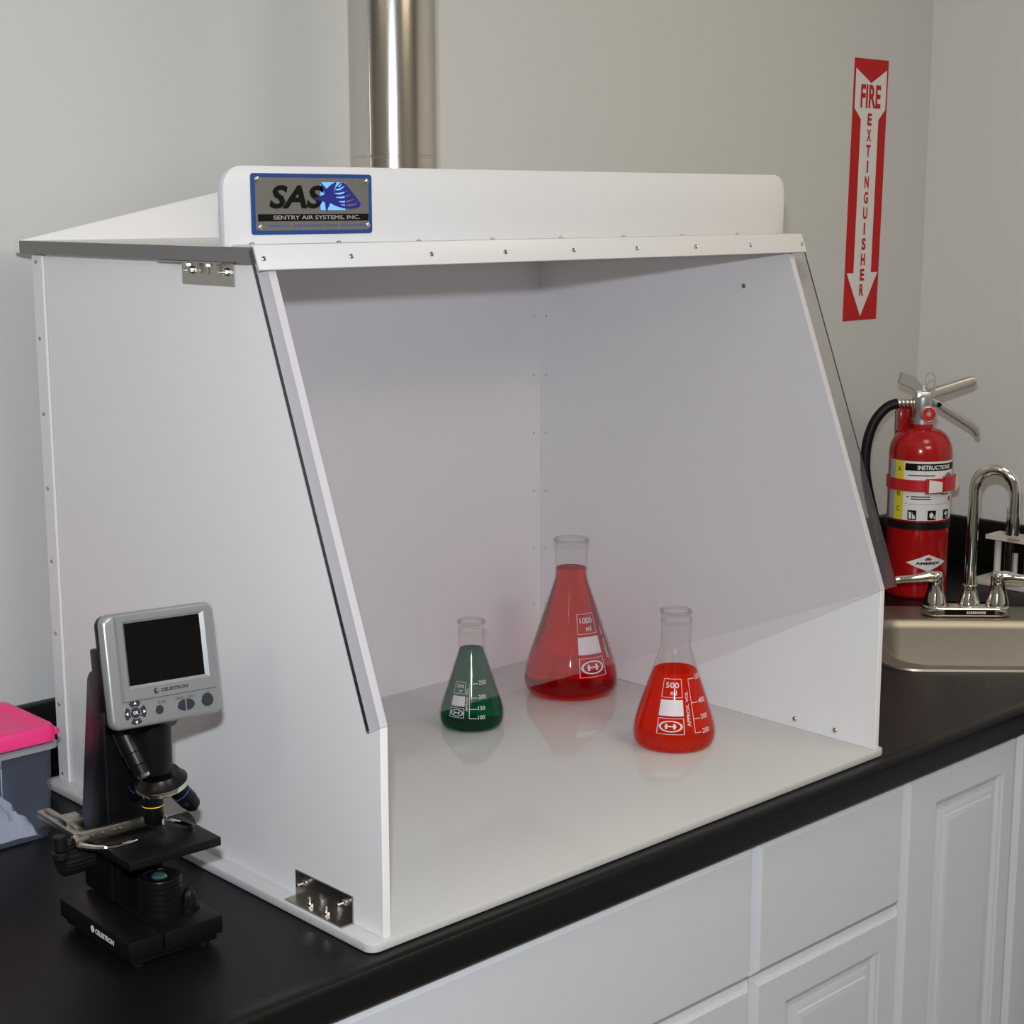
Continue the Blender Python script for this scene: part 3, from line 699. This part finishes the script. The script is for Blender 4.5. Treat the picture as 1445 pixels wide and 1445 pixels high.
mb.cyl((.014, -.012, .353), (.014, .012, .353), .0065, seg=14); mb.build('carrying_handle', M['alu2'], fe, 40)
mb = MB(); sec2 = rrect(-.0085, .0085, -.0055, .0055, .0025, 3)
sweep(mb, [(.006, 0, .345), (.022, 0, .336), (.050, 0, .319), (.080, 0, .300), (.0935, 0, .289), (.0965, 0, .278)], sec2, [.8, 1.1, 1.2, 1.2, 1, .5]); lev = mb.build('operating_lever', M['alu'], fe, 40)
MB().cyl((.026, -.0095, .333), (.026, .0095, .333), .0042, seg=14).build('pivot_pin', M['ink'], lev)
mb = MB(); mb.prism([(-.045, .370), (-.040, .3885), (-.018, .383), (-.005, .368), (.000, .352), (-.012, .352), (-.022, .361)], (0, -.0065, 0), (1, 0, 0), (0, 0, 1), (0, .013, 0), .0012, 1); mb.build('lever_tab', M['alu'], fe, 30)
mb = MB(); ringc = Vector((.006, -.010, .366)); mb.tube([ringc + Vector((math.cos(t) * .0085 + .002 , -.002, math.sin(t) * .014 + .008)) for t in [2 * math.pi * i / 20 for i in range(21)]], .0009, 6, False); mb.build('pull_pin_ring', M['alu2'], fe)

# ------------------------------------------------------------------ corner sink and faucet
sk = empty('sink', SK, -math.pi / 4); tag(sk, 'stainless steel corner sink set into the black counter', 'sink')
def loops(mb, L):
    n = len(L[0]); vs = [p for l in L for p in l]; fs = []
    for i in range(len(L) - 1):
        for k in range(n): fs.append([i * n + k, i * n + (k + 1) % n, (i + 1) * n + (k + 1) % n, (i + 1) * n + k])
    fs.append([(len(L) - 1) * n + k for k in range(n)][::-1]); mb._add(vs, fs)
def rl(x0, x1, y0, y1, r, z): return [(p[0], p[1], z) for p in rrect(x0, x1, y0, y1, r, 8)]
B = (-.172, .172, -.172, .108)
def bi(d, r, z): return rl(B[0] + d, B[1] - d, B[2] + d, B[3] - d, r, z)
mb = MB(); loops(mb, [rl(-.197, .197, -.195, .195, .055, .0003), rl(-.196, .196, -.194, .194, .054, .0035), rl(-.192, .192, -.190, .190, .05, .0048), rl(-.186, .186, -.184, .184, .048, .0040),
           bi(-.002, .058, .0036), bi(.001, .056, .0030), bi(.005, .053, -.001), bi(.008, .05, -.012), bi(.014, .05, -.110), bi(.024, .045, -.130), bi(.045, .035, -.138)])
mb.build('basin', M['sinksteel'], sk, 50)
MB().lathe([(0, .028), (.002, .026), (.001, .020), (-.003, .018), (-.003, .0001)], (0, -.03, -.1378), (0, 0, 1), 28).build('drain', M['chrome'], sk)
FZ = .0045
fa = empty('faucet', dgi(T0, 1.268, FZ), -math.pi / 4); tag(fa, 'chrome gooseneck faucet with two lever handles on the sink rim', 'faucet')
mb = MB(); mb.prism(rrect(-.072, .072, -.024, .024, .022, 8), (0, 0, 0), (1, 0, 0), (0, 1, 0), (0, 0, .0165), .004, 3); dk = mb.build('deck_plate', M['chrome'], fa)
mb = MB(); mb.recalc = False; fw = lambda u, v: (u, -.02412, v)
mb.patch(-.040, .042, .0045, .0125, fw, 1).build('black_badge', M['ink'], dk, 0)
mb = MB(); mb.recalc = False
x = -.004
while x < .026:
    mb.patch(x, x + .0022, .0065, .0105, lambda u, v: (u, -.0244, v), 1); x += .0032
mb.build('badge_print', M['label'], dk, 0)
bell = [(0.012, .0185), (.018, .0185), (.022, .0170), (.032, .0140), (.040, .0118), (.044, .0116), (.0455, .0125), (.049, .0125), (.050, .0105)]
SXO = .006
mb = MB(); mb.lathe(bell, (SXO, .004, 0), (0, 0, 1), 28, True, True)
dirs = Vector((.90, -.44, 0)).normalized(); r_a = .0325; zt0 = .2085
pth = [Vector((SXO, .004, .045)), Vector((SXO, .004, .10)), Vector((SXO, .004, .16)), Vector((SXO, .004, zt0))]
pth += [Vector((SXO, .004, zt0)) + dirs * (r_a - r_a * math.cos(t)) + Vector((0, 0, 1)) * r_a * 1.12 * math.sin(t) for t in [math.pi * i / 18 for i in range(1, 19)]]
e = pth[-1]; pth += [e + Vector((0, 0, -.02)), e + Vector((0, 0, -.040))]
mb.tube(pth, .0094, 20); mb.lathe([(0, .0102), (-.006, .0104), (-.030, .0104), (-.036, .0096)], e + Vector((0, 0, -.034)), (0, 0, 1), 20, True, True)
mb.build('spout', M['chrome'], fa, 45)
for sgn, xb, ax in ((-1, -.051, Vector((-.98, -.2, 0))), (1, .051, Vector((.99, -.12, 0)))):
    mb = MB(); mb.lathe([(.010, .0190), (.016, .0195), (.022, .0185), (.036, .0145), (.048, .0122), (.058, .0118), (.066, .0125), (.071, .0100), (.073, .0001)], (xb, 0, 0), (0, 0, 1), 28, True)
    h0 = Vector((xb, 0, .062)); pp = spline([h0, h0 + ax * .014 + Vector((0, 0, .002)), h0 + ax * .030, h0 + ax * .058 + Vector((0, 0, -.001)), h0 + ax * .072 + Vector((0, 0, -.002))], 5)
    n = len(pp); mb.tube(pp, [.0115 - .0052 * min(1, i / n * 1.6) if i < n - 2 else .0055 for i in range(n)], 14); mb.build('lever_handle', M['chrome'], fa, 45)

# ------------------------------------------------------------------ test tube rack and tubes (by the side wall)
RK = Vector((1.7115, .4329, .0003)); rk = empty('test_tube_rack', RK); tag(rk, 'white test tube rack with pegs behind the chrome faucet', 'test tube rack')
RL = .27
MB().box((0, -RL, 0), (.0726, 0, .0105), .001).build('rack_base', M['rack'], rk)
TX = .040; TY = [-.049 - .0385 * k for k in range(5)]
mb = MB(); bm = bmesh.new()
o_ = [(.012, -.016), (.060, -.016), (.060, -RL + .016), (.012, -RL + .016)]
ed = []
def _lp(pts):
    v = [bm.verts.new((p[0], p[1], .083)) for p in pts]; return [bm.edges.new((v[i], v[(i + 1) % len(v)])) for i in range(len(v))]
ed += _lp(o_)
for ty in TY: ed += _lp([(TX + .0098 * math.cos(t), ty + .0098 * math.sin(t)) for t in [2 * math.pi * i / 20 for i in range(20)]])
bmesh.ops.triangle_fill(bm, edges=ed, use_beauty=True)
ex = bmesh.ops.extrude_face_region(bm, geom=bm.faces[:])
for v in [q for q in ex['geom'] if isinstance(q, bmesh.types.BMVert)]: v.co.z += .0075
bmesh.ops.recalc_face_normals(bm, faces=bm.faces); mb.merge(bm); bm.free(); mb.build('rack_shelf', M['rack'], rk, 30)
for y in (-.026, -RL + .026): MB().cyl((.040, y, .0103), (.040, y, .0832), .0062, seg=16).build('post', M['rack'], rk)
for k in range(5): MB().cyl((.0665, -.046 - .0385 * k, .0103), (.0665, -.046 - .0385 * k, .052), .0052, seg=14, bev=.001).build('peg', M['rack'], rk)
tube_labels = ['glass test tube with blue tape nearest the faucet spout', 'second test tube with blue tape, cut by the photo edge']
def test_tube(ty, label):
    t = empty('test_tube', (RK.x + TX, RK.y + ty, .0112)); tag(t, label, 'test tube', 'test tubes in the white rack')
    pr = [(.0082 - .0082 * math.cos(a), .0082 * math.sin(a)) for a in [math.pi / 2 * i / 6 for i in range(7)]] + [(.126, .0082), (.127, .0094), (.128, .0092)]
    MB().lathe([(z, max(r, .0001)) for z, r in pr], seg=24).build('tube_glass', M['tube'], t, 60)
    mb = MB(); mb.lathe([(.081, .0088), (.089, .0088)], seg=20); mb.prism([(0, 0), (.013, 0), (.010, .016)], (-.0088, .004, .080), (0, -1, 0), (0, 0, 1), (-.0006, 0, 0)); mb.build('tape_flag', M['bluelab'], t)
for ty, lb in zip(TY[:2], tube_labels): test_tube(ty, lb)

# ------------------------------------------------------------------ plastic box with pink lid
BX = Vector((-.0861, .4571, .0003)); sbx = empty('storage_box', BX); tag(sbx, 'clear plastic storage box with bright pink lid left of the hood', 'box')
BW, BD = .24, .110
def bl(d, r, z): return [(p[0], p[1], z) for p in rrect(-BW - d, d, -d, BD + d, r, 5)]
mb = MB(); loops(mb, [bl(.0045, .012, .112), bl(.0035, .012, .100), bl(.0032, .012, .0995), bl(0, .011, .008), bl(-.004, .008, .002), bl(-.012, .008, 0)])
mb.build('box_body', M['binclear'], sbx, 40)
mb = MB(); L = [bl(.0046, .012, .102), bl(.0092, .014, .103), bl(.0092, .014, .1075), bl(.0046, .012, .1085)]
n = len(L[0]); vs = [p for l in L for p in l]; fs = []
for i in range(3):
    for k in range(n): fs.append([i * n + k, i * n + (k + 1) % n, (i + 1) * n + (k + 1) % n, (i + 1) * n + k])
mb._add(vs, fs); mb.build('box_rim', M['bincl2'], sbx, 40)
mb = MB(); loops(mb, [bl(.0065, .013, .1102), bl(.0078, .014, .1115), bl(.0070, .014, .1240), bl(.005, .013, .1272), bl(.001, .012, .1280), bl(-.004, .011, .1278), bl(-.006, .010, .1250), bl(-.010, .010, .1245)])
mb.box((-.20, .030, .1240), (-.045, .036, .1262), .001); mb.prism(rrect(-.004, .006, -.006, .010, .003), (.0065, .006, .1145), (1, 0, 0), (0, 1, 0), (0, 0, .006), .001, 1)
mb.build('box_lid', M['pink'], sbx, 35)
# what lies in the box
pb = MB(); rnd = random.Random(3)
gx, gy = 44, 22; vs = []; fs = []
for j in range(gy + 1):
    for i in range(gx + 1):
        u, v = i / gx, j / gy; ed_ = min(u * 5, (1 - u) * 7); ev = min(v, 1 - v) * 5
        h = .044 * min(1, ed_ ** .7) * min(1, ev ** .6 + .25) * (1 if 0 < u < 1 and 0 < v < 1 else .2)
        vs.append((-.215 + .203 * u + rnd.uniform(-.001, .001), .012 + .086 * v, .003 + h * (.8 + .25 * math.sin(u * 37 + v * 5) * math.sin(v * 19 + u * 3)) + rnd.uniform(-.0025, .0025) * (1 if h > .01 else 0)))
for j in range(gy):
    for i in range(gx): a = j * (gx + 1) + i; fs.append([a, a + 1, a + gx + 2, a + gx + 1])
pb._add(vs, fs)
for k in range(26):
    x = rnd.uniform(-.20, -.045); y = rnd.uniform(.02, .06); z = rnd.uniform(.012, .034); a = rnd.uniform(-.5, .5)
    pb.tube([(x, y, z), (x + .018 * math.cos(a), y + .01 * math.sin(a), z + .004)], .0022, 8)
film = pb.build('crumpled_film', M['pileclr'], None, 30); film.location = BX
tag(film, 'heap of translucent white plastic pieces inside the pink lidded box', 'plastic pieces')

# ------------------------------------------------------------------ digital microscope
SO = Vector((-.145, .180, .0003)); ms = empty('digital_microscope', SO, math.radians(-2.0)); tag(ms, 'black digital microscope with silver screen unit in front of the hood', 'microscope')
K = dict(parent=ms, off=(SO.x, SO.y, 0))
X0, X1, Y0, Y1 = -.194, -.098, .1135, .247
mb = MB()
mb.prism([(0, 0), (.0335, -.001), (.0335, Y1 - Y0), (0, Y1 - Y0)], (X0, Y0, .0105), (1, 0, 0), (0, 1, 0), (0, 0, .0178), .0012, 2)
mb.prism([(.0355, -.001), (.096, 0), (.096, Y1 - Y0), (.0355, Y1 - Y0)], (X0, Y0, .0105), (1, 0, 0), (0, 1, 0), (0, 0, .0178), .0012, 2)
mb.box((X0 + .004, Y0 + .004, .004), (X1 - .004, Y1 - .004, .012), .001); bs = mb.build('base', M['bodyblk2'], **K)
for x in (X0 + .014, X1 - .014):
    for y in (Y0 + .014, Y1 - .014): MB().cyl((x, y, 0), (x, y, .0045), .0065, seg=16).build('foot', M['rubber'], **K)
mb = MB(); mb.recalc = False
lf = lambda u, v: (X0 - .0003, Y0 + .045 - u, .0195 + v)
mb.text('CELESTRON', 0, 0, .0052, lf, width=.036, bold=.05, shear=.15)
mb.lathe([(0, .0034), (.0002, .0001)], (X0 - .0001, Y0 + .0685, .0195), (-1, 0, 0), 18)
mb.build('maker_print', M['prntwhite'], smooth=0, **K)
# arm (side profile in y, z)
mb = MB(); mb.prism([(.262, .027), (.262, .10), (.250, .17), (.238, .240), (.232, .2475), (.205, .2485), (.199, .244), (.203, .17), (.203, .108), (.196, .090), (.196, .027)], (-.1605, 0, 0), (0, 1, 0), (0, 0, 1), (.050, 0, 0), .003, 2)
mb.build('arm', M['bodyblk'], smooth=40, **K)
mb = MB(); mb.prism([(.2005, .030), (.2005, .24), (.206, .24), (.206, .030)], (-.1622, 0, 0), (0, 1, 0), (0, 0, 1), (.003, 0, 0), .0008, 1); mb.build('arm_rib', M['bodyblk2'], **K)
OX, OY = -.1357, .163
# optical tube and head
mb = MB(); mb.lathe([(.163, .0165), (.168, .0178), (.205, .0178), (.232, .0178), (.250, .0165)], (OX, OY, 0), (0, 0, 1), 32, True, True); mb.build('optical_tube', M['bodyblk2'], **K)
mb = MB(); mb.prism([(.150, .205), (.205, .205), (.210, .215), (.210, .292), (.150, .300), (.136, .28), (.132, .225)], (-.162, 0, 0), (0, 1, 0), (0, 0, 1), (.046, 0, 0), .004, 2); mb.build('head', M['bodyblk'], smooth=40, **K)
# small slanted eyepiece-like nosing at the tube's side
mb = MB(); a0 = Vector((-.160, .172, .205)); a1 = Vector((-.150, .150, .160)); d = (a1 - a0).normalized()
mb.lathe([(0, .010), (.022, .0105), (.023, .0095), (.034, .0095), (.035, .0085), (.044, .0080)], a0, d, 20, True, True); mb.build('side_tube', M['bodyblk2'], **K)
MB().lathe([(.0441, .0070), (.047, .0060), (.049, .003)], a0, d, 16, True, True).build('lens_cap', M['chrome'], **K)
# nosepiece with three objectives
nc = Vector((OX + .010, OY + .004, .147)); nd = Vector((-.20, -.10, 1)).normalized()
mb = MB(); mb.lathe([(0, .0245), (.004, .0245), (.0055, .0225), (.012, .018)], nc, nd, 36, True, True); nsp = mb.build('nosepiece', M['bodyblk'], **K)
MB().lathe([(-.0012, .0250), (.0022, .0252), (.0035, .0248)], nc, nd, 36, True, True).build('nosepiece_ring', M['chrome'], parent=nsp, off=(SO.x, SO.y, 0))
def objective(p, dr, ring, ln, r):
    p = Vector(p); dr = Vector(dr).normalized()
    ob = MB().lathe([(-.006, r * .9), (.006, r), (ln * .72, r), (ln * .76, r * .92), (ln * .92, r * .85), (ln, r * .62)], p, dr, 24, True, True).build('objective', M['bodyblk'], **K)
    MB().lathe([(ln * .38, r + .0001), (ln * .383, r + .0002), (ln * .407, r + .0002), (ln * .41, r + .0001)], p, dr, 24).build('colour_ring', ring, parent=ob, off=(SO.x, SO.y, 0))
    MB().lathe([(ln, r * .5), (ln + .0018, r * .42), (ln + .002, .0005)], p, dr, 16).build('front_lens', M['chrome'], parent=ob, off=(SO.x, SO.y, 0))
objective((OX - .002, OY, .1430), (0, 0, -1), M['ringy'], .031, .0098)
objective((OX + .0235, OY + .008, .1425), (.62, -.10, -.78), M['ringb'], .034, .0092)
objective((OX + .004, OY + .032, .143), (-.1, .55, -.83), M['ringb'], .022, .0085)
# stage, its hole and clips
ZS = .102
mb = MB(); mb.box((-.188, .1165, ZS - .0085), (-.0945, .192, ZS), .0012); mb.box((-.165, .185, ZS - .022), (-.105, .205, ZS - .003), .002); stg = mb.build('stage', M['bodyblk2'], **K)
K2 = dict(parent=stg, off=(SO.x, SO.y, 0))
MB().lathe([(.0002, .0075), (.0004, .0062), (.0001, .0055), (.0001, .0001)], (OX, OY, ZS), (0, 0, 1), 24).build('stage_aperture', M['ink'], **K2)
mb = MB(); mb.box((-.202, .1795, ZS + .002), (-.116, .1835, ZS + .0125), .0008); mb.box((-.208, .178, ZS + .001), (-.194, .190, ZS + .009), .002)
for x in (-.190, -.180, -.168, -.162): mb.lathe([(0, .0022), (.0012, .0018), (.0015, .0002)], (x, .1795, ZS + .0075), (0, -1, 0), 12)
mb.build('slide_holder', M['bracket'], **K2)
mb = MB(); bp = bez((-.204, .181, ZS + .0015), (-.196, .160, ZS + .0015), (-.185, .152, ZS + .0015), (-.158, .158, ZS + .0015), 12)
sweep2 = [p for p in bp]
mb.tube(sweep2, [.0032 - .0018 * i / 12 for i in range(13)], 8); mb.build('spring_arm', M['chrome'], **K2)
mb = MB(); mb.tube([(-.116, .180, ZS + .004), (-.108, .165, ZS + .003), (-.102, .152, ZS + .0015)], .0020, 8); mb.lathe([(0, .0042), (.006, .0042), (.0075, .003)], (-.118, .181, ZS + .0005), (0, 0, 1), 14, True, True); mb.build('slide_finger', M['chrome'], **K2)
mb = MB(); mb.box((-.206, .186, ZS + .004), (-.192, .262, ZS + .012), .0015); mb.box((-.201, .192, ZS + .012), (-.196, .255, ZS + .0145), .0008); mb.box((-.204, .203, ZS + .0075), (-.186, .222, ZS + .018), .001); rail = mb.build('stage_rail', M['bracket'], **K2)
mb = MB(); mb.cyl((-.216, .193, ZS - .004), (-.216, .193, ZS + .010), .0062, seg=20, bev=.001); mb.cyl((-.216, .193, ZS - .012), (-.216, .193, ZS - .005), .0075, seg=20, bev=.001); mb.build('stage_knob', M['rubber'], **K2)
def knob(p, ax, r, L, name, m):
    p = Vector(p); q = Vector((0, 0, 1)).rotation_difference(Vector(ax).normalized()); mb = MB(); vs = []; fs = []; n = 48
    for z, k in ((0, .92), (.0015, 1), (L - .0015, 1), (L, .9)):
        for i in range(n):
            t = 2 * math.pi * i / n; rr = r * k * (1 + (.035 if i % 2 else 0)); vs.append(p + q @ Vector((rr * math.cos(t), rr * math.sin(t), z)))
    for j in range(3):
        for i in range(n): fs.append([j * n + i, j * n + (i + 1) % n, (j + 1) * n + (i + 1) % n, (j + 1) * n + i])
    fs += [list(range(n))[::-1], [3 * n + i for i in range(n)]]; mb._add(vs, fs); return mb.build(name, m, smooth=20, **K)
knob((-.178, .212, .0790), (-1, 0, 0), .0138, .030, 'focus_knob', M['rubber']); knob((-.0935, .212, .0790), (1, 0, 0), .0138, .022, 'focus_knob', M['rubber'])
MB().cyl((-.18, .212, .079), (-.09, .212, .079), .005).build('focus_shaft', M['bodyblk'], **K)
# illuminator
pr = [(.0285, .0205), (.034, .0208)]
z = .035
for k in range(5): pr += [(z, .0192), (z + .0008, .0206), (z + .0042, .0206), (z + .005, .0192)]; z += .0054
pr += [(z, .0200), (z + .001, .0196), (z + .001, .0150), (z, .0145), (z - .0005, .008)]
MB().lathe(pr, (OX, OY - .003, 0), (0, 0, 1), 40, False, True).build('illuminator', M['bodyblk2'], smooth=30, **K)
MB().lathe([(0, .0075), (.0022, .0055), (.0032, .0001)], (OX, OY - .003, z - .0006), (0, 0, 1), 24).build('condenser_lens', M['lens'], **K)
mb = MB(); p = Vector((-.1130, .1470, .0283)); vs = []; fs = []; n = 24
for zz, r in ((0, .0098), (.003, .0098), (.0032, .0075), (.012, .0068), (.018, .0045), (.0205, .0015)):
    for i in range(n):
        t = 2 * math.pi * i / n; rr = r * (1 - (.10 if i % 3 == 0 and zz > .0031 else 0)); vs.append(p + Vector((rr * math.cos(t), rr * math.sin(t), zz)))
for j in range(5):
    for i in range(n): fs.append([j * n + i, j * n + (i + 1) % n, (j + 1) * n + (i + 1) % n, (j + 1) * n + i])
fs.append([5 * n + i for i in range(n)]); mb._add(vs, fs); mb.build('dimmer_knob', M['bodyblk2'], smooth=30, **K)
# screen unit: its own plane, leaning back
TLc, TRc, BRc, BLc = (Vector(v) - Vector((SO.x, SO.y, 0)) for v in ((-.1975, .1335, .3246), (-.0865, .1335, .3202), (-.0885, .1130, .2210), (-.2000, .1130, .2257)))
cen = (TLc + TRc + BRc + BLc) / 4; ex_ = ((TRc - TLc) + (BRc - BLc)).normalized(); ez_ = ((TLc - BLc) + (TRc - BRc)); ez_ = (ez_ - ex_ * ez_.dot(ex_)).normalized(); ey_ = ez_.cross(ex_)
rz = Matrix.Rotation(math.radians(2.0), 3, 'Z')
DW = ((TRc - TLc).length + (BRc - BLc).length) / 2; DH = ((TLc - BLc).length + (TRc - BRc).length) / 2
dm_ = Matrix(((ex_.x, ey_.x, ez_.x, cen.x), (ex_.y, ey_.y, ez_.y, cen.y), (ex_.z, ey_.z, ez_.z, cen.z), (0, 0, 0, 1)))
dsp = MB(); hw, hh = DW / 2, DH / 2
def dl(d, r, y): return [(p[0], y, p[1]) for p in rrect(-hw + d, hw - d, -hh + d, hh - d, r, 6)]
dsp.use(M['silver']); L = [dl(.0, .009, .006), dl(0, .009, .0015), dl(.0008, .0085, -.0005), dl(.002, .008, -.0016), dl(.004, .008, -.0020)]
n = len(L[0]); vs = [p for l in L for p in l]; fs = []
for i in range(len(L) - 1):
    for k in range(n): fs.append([i * n + k, i * n + (k + 1) % n, (i + 1) * n + (k + 1) % n, (i + 1) * n + k])
fs.append([(len(L) - 1) * n + k for k in range(n)]); fs.append(list(range(n))); dsp._add(vs, fs)
screen_unit = dsp.build('screen_unit', M['silver'], smooth=40, parent=ms, label='silver screen bezel'); screen_unit.matrix_local = dm_
def dpart(mb, name, m, smooth=35): 
    o = mb.build(name, m, screen_unit, smooth); return o
dpart(MB().prism(rrect(-hw + .001, hw - .001, -hh + .001, hh - .001, .009, 5), (0, .0062, 0), (1, 0, 0), (0, 0, 1), (0, .011, 0), .003, 2), 'rear_shell', M['bodyblk2'])
dpart(MB().box((-hw - .0005, .0075, -.034), (-hw + .030, .026, .022), .002), 'port_block', M['bodyblk2'])
YS = -.0020
def df(dy): return lambda u, v: ((u - .5) * DW, YS - dy, (.5 - v) * DH)     # u, v in 0..1 from the top left of the face
sx0, sx1, sy0, sy1 = .178, .848, .095, .632
mb = MB(); mb.recalc = False; f = df(.0012)
mb.flat([(sx0, sy1), (sx1, sy1), (sx1, sy0), (sx0, sy0)], f); dpart(mb, 'screen', M['screen'], 0)
# raised frame round the screen: bevelled bars
mb = MB(); q = df(0); q2 = df(.0028); q3 = df(.0010)
o4 = [(.098, .770), (.945, .770), (.945, .030), (.098, .030)]; m4 = [(.112, .758), (.930, .758), (.930, .046), (.112, .046)]; i4 = [(sx0, sy1), (sx1, sy1), (sx1, sy0), (sx0, sy0)]
vs = [q(*p) for p in o4] + [q2(*p) for p in m4] + [q2(p[0] + (-.018 if p[0] < .5 else .036), p[1] + (.026 if p[1] > .5 else -.022)) for p in i4] + [q3(*p) for p in i4]
fs = []
for r_ in range(3):
    for k in range(4): fs.append([r_ * 4 + k, r_ * 4 + (k + 1) % 4, r_ * 4 + 4 + (k + 1) % 4, r_ * 4 + 4 + k])
mb._add(vs, fs); dpart(mb, 'screen_frame', M['silver'], 20)
mb = MB(); mb.recalc = False; f = df(.0031)
tt = lambda fn: (lambda a, b: fn(a, -b))
asp = DW / DH
mb.text('CELESTRON', .555, -.706, .030, tt(f), width=.245, bold=.04, shear=.15)
mb.flat([(.392 + .022 * math.cos(t), .706 + .026 * math.sin(t)) for t in [2 * math.pi * i / 20 for i in range(20)]][::-1], f); dpart(mb, 'maker_print', M['prntdark'], 0)
mb = MB(); mb.recalc = False
mb.flat([(.400 + .011 * math.cos(t), .699 + .014 * math.sin(t)) for t in [2 * math.pi * i / 14 for i in range(14)]][::-1], df(.0033)); dpart(mb, 'maker_swoosh', M['silver'], 0)
mb = MB(); mb.recalc = False; f = df(.0003)
mb.text('SNAP', .445, -.812, .022, tt(f), width=.075); mb.text('MENU', .605, -.808, .022, tt(f), width=.078); mb.text('ESC', .715, -.808, .022, tt(f), width=.060)
mb.flat([(.865 + .007 * math.cos(t), .792 + .007 * math.sin(t)) for t in [2 * math.pi * i / 10 for i in range(10)]][::-1], f); dpart(mb, 'button_print', M['prntdark'], 0)
def btn(u, v, ru, rv, a0=0, a1=360, name='button', ring=0):
    mb = MB(); pts = []
    if ring:
        n = 10; A = [math.radians(a0 + (a1 - a0) * i / n) for i in range(n + 1)]
        pts = [(ru * math.cos(t), ru * math.sin(t)) for t in A] + [(ru * ring * math.cos(t), ru * ring * math.sin(t)) for t in A[::-1]]
    else:
        n = 20; pts = [(ru * math.cos(t), rv * math.sin(t)) for t in [math.radians(a0 + (a1 - a0) * i / n) for i in range(n + (1 if a1 - a0 < 360 else 0))]]
    mb.prism(pts, ((u - .5) * DW, YS + .0005, (.5 - v) * DH), (DW, 0, 0), (0, 0, DW), (0, -.0016, 0), .0002, 1)
    return dpart(mb, name, M['button'])
cu_, cv_ = .205, .865
for a in (90, 0, 270, 180):
    b = btn(cu_, cv_, .092, .092, a - 33, a + 33, 'arrow_button', .55)
    mb = MB(); mb.recalc = False; ar = math.radians(a); c_ = ((cu_ - .5) * DW + math.cos(ar) * .073 * DW, (.5 - cv_) * DH + math.sin(ar) * .073 * DW)
    mb._add([(c_[0] + .0017 * math.cos(ar + t), YS - .0013, c_[1] + .0017 * math.sin(ar + t)) for t in (0, 2.1, 4.2)], [[0, 1, 2]]); mb.build('arrow_print', M['prntwhite'], b, 0)
b = btn(cu_, cv_, .042, .042); mb = MB(); mb.recalc = False; mb.text('OK', cu_, -cv_, .030, tt(df(.0014)), width=.044, bold=.02); mb.build('button_letters', M['prntwhite'], b, 0)
btn(.415, .875, .034, .036)
btn(.648, .872, .070, .046, 92, 268); btn(.660, .872, .070, .046, -88, 88)
btn(.850, .860, .052, .054)

bpy.context.view_layer.update()
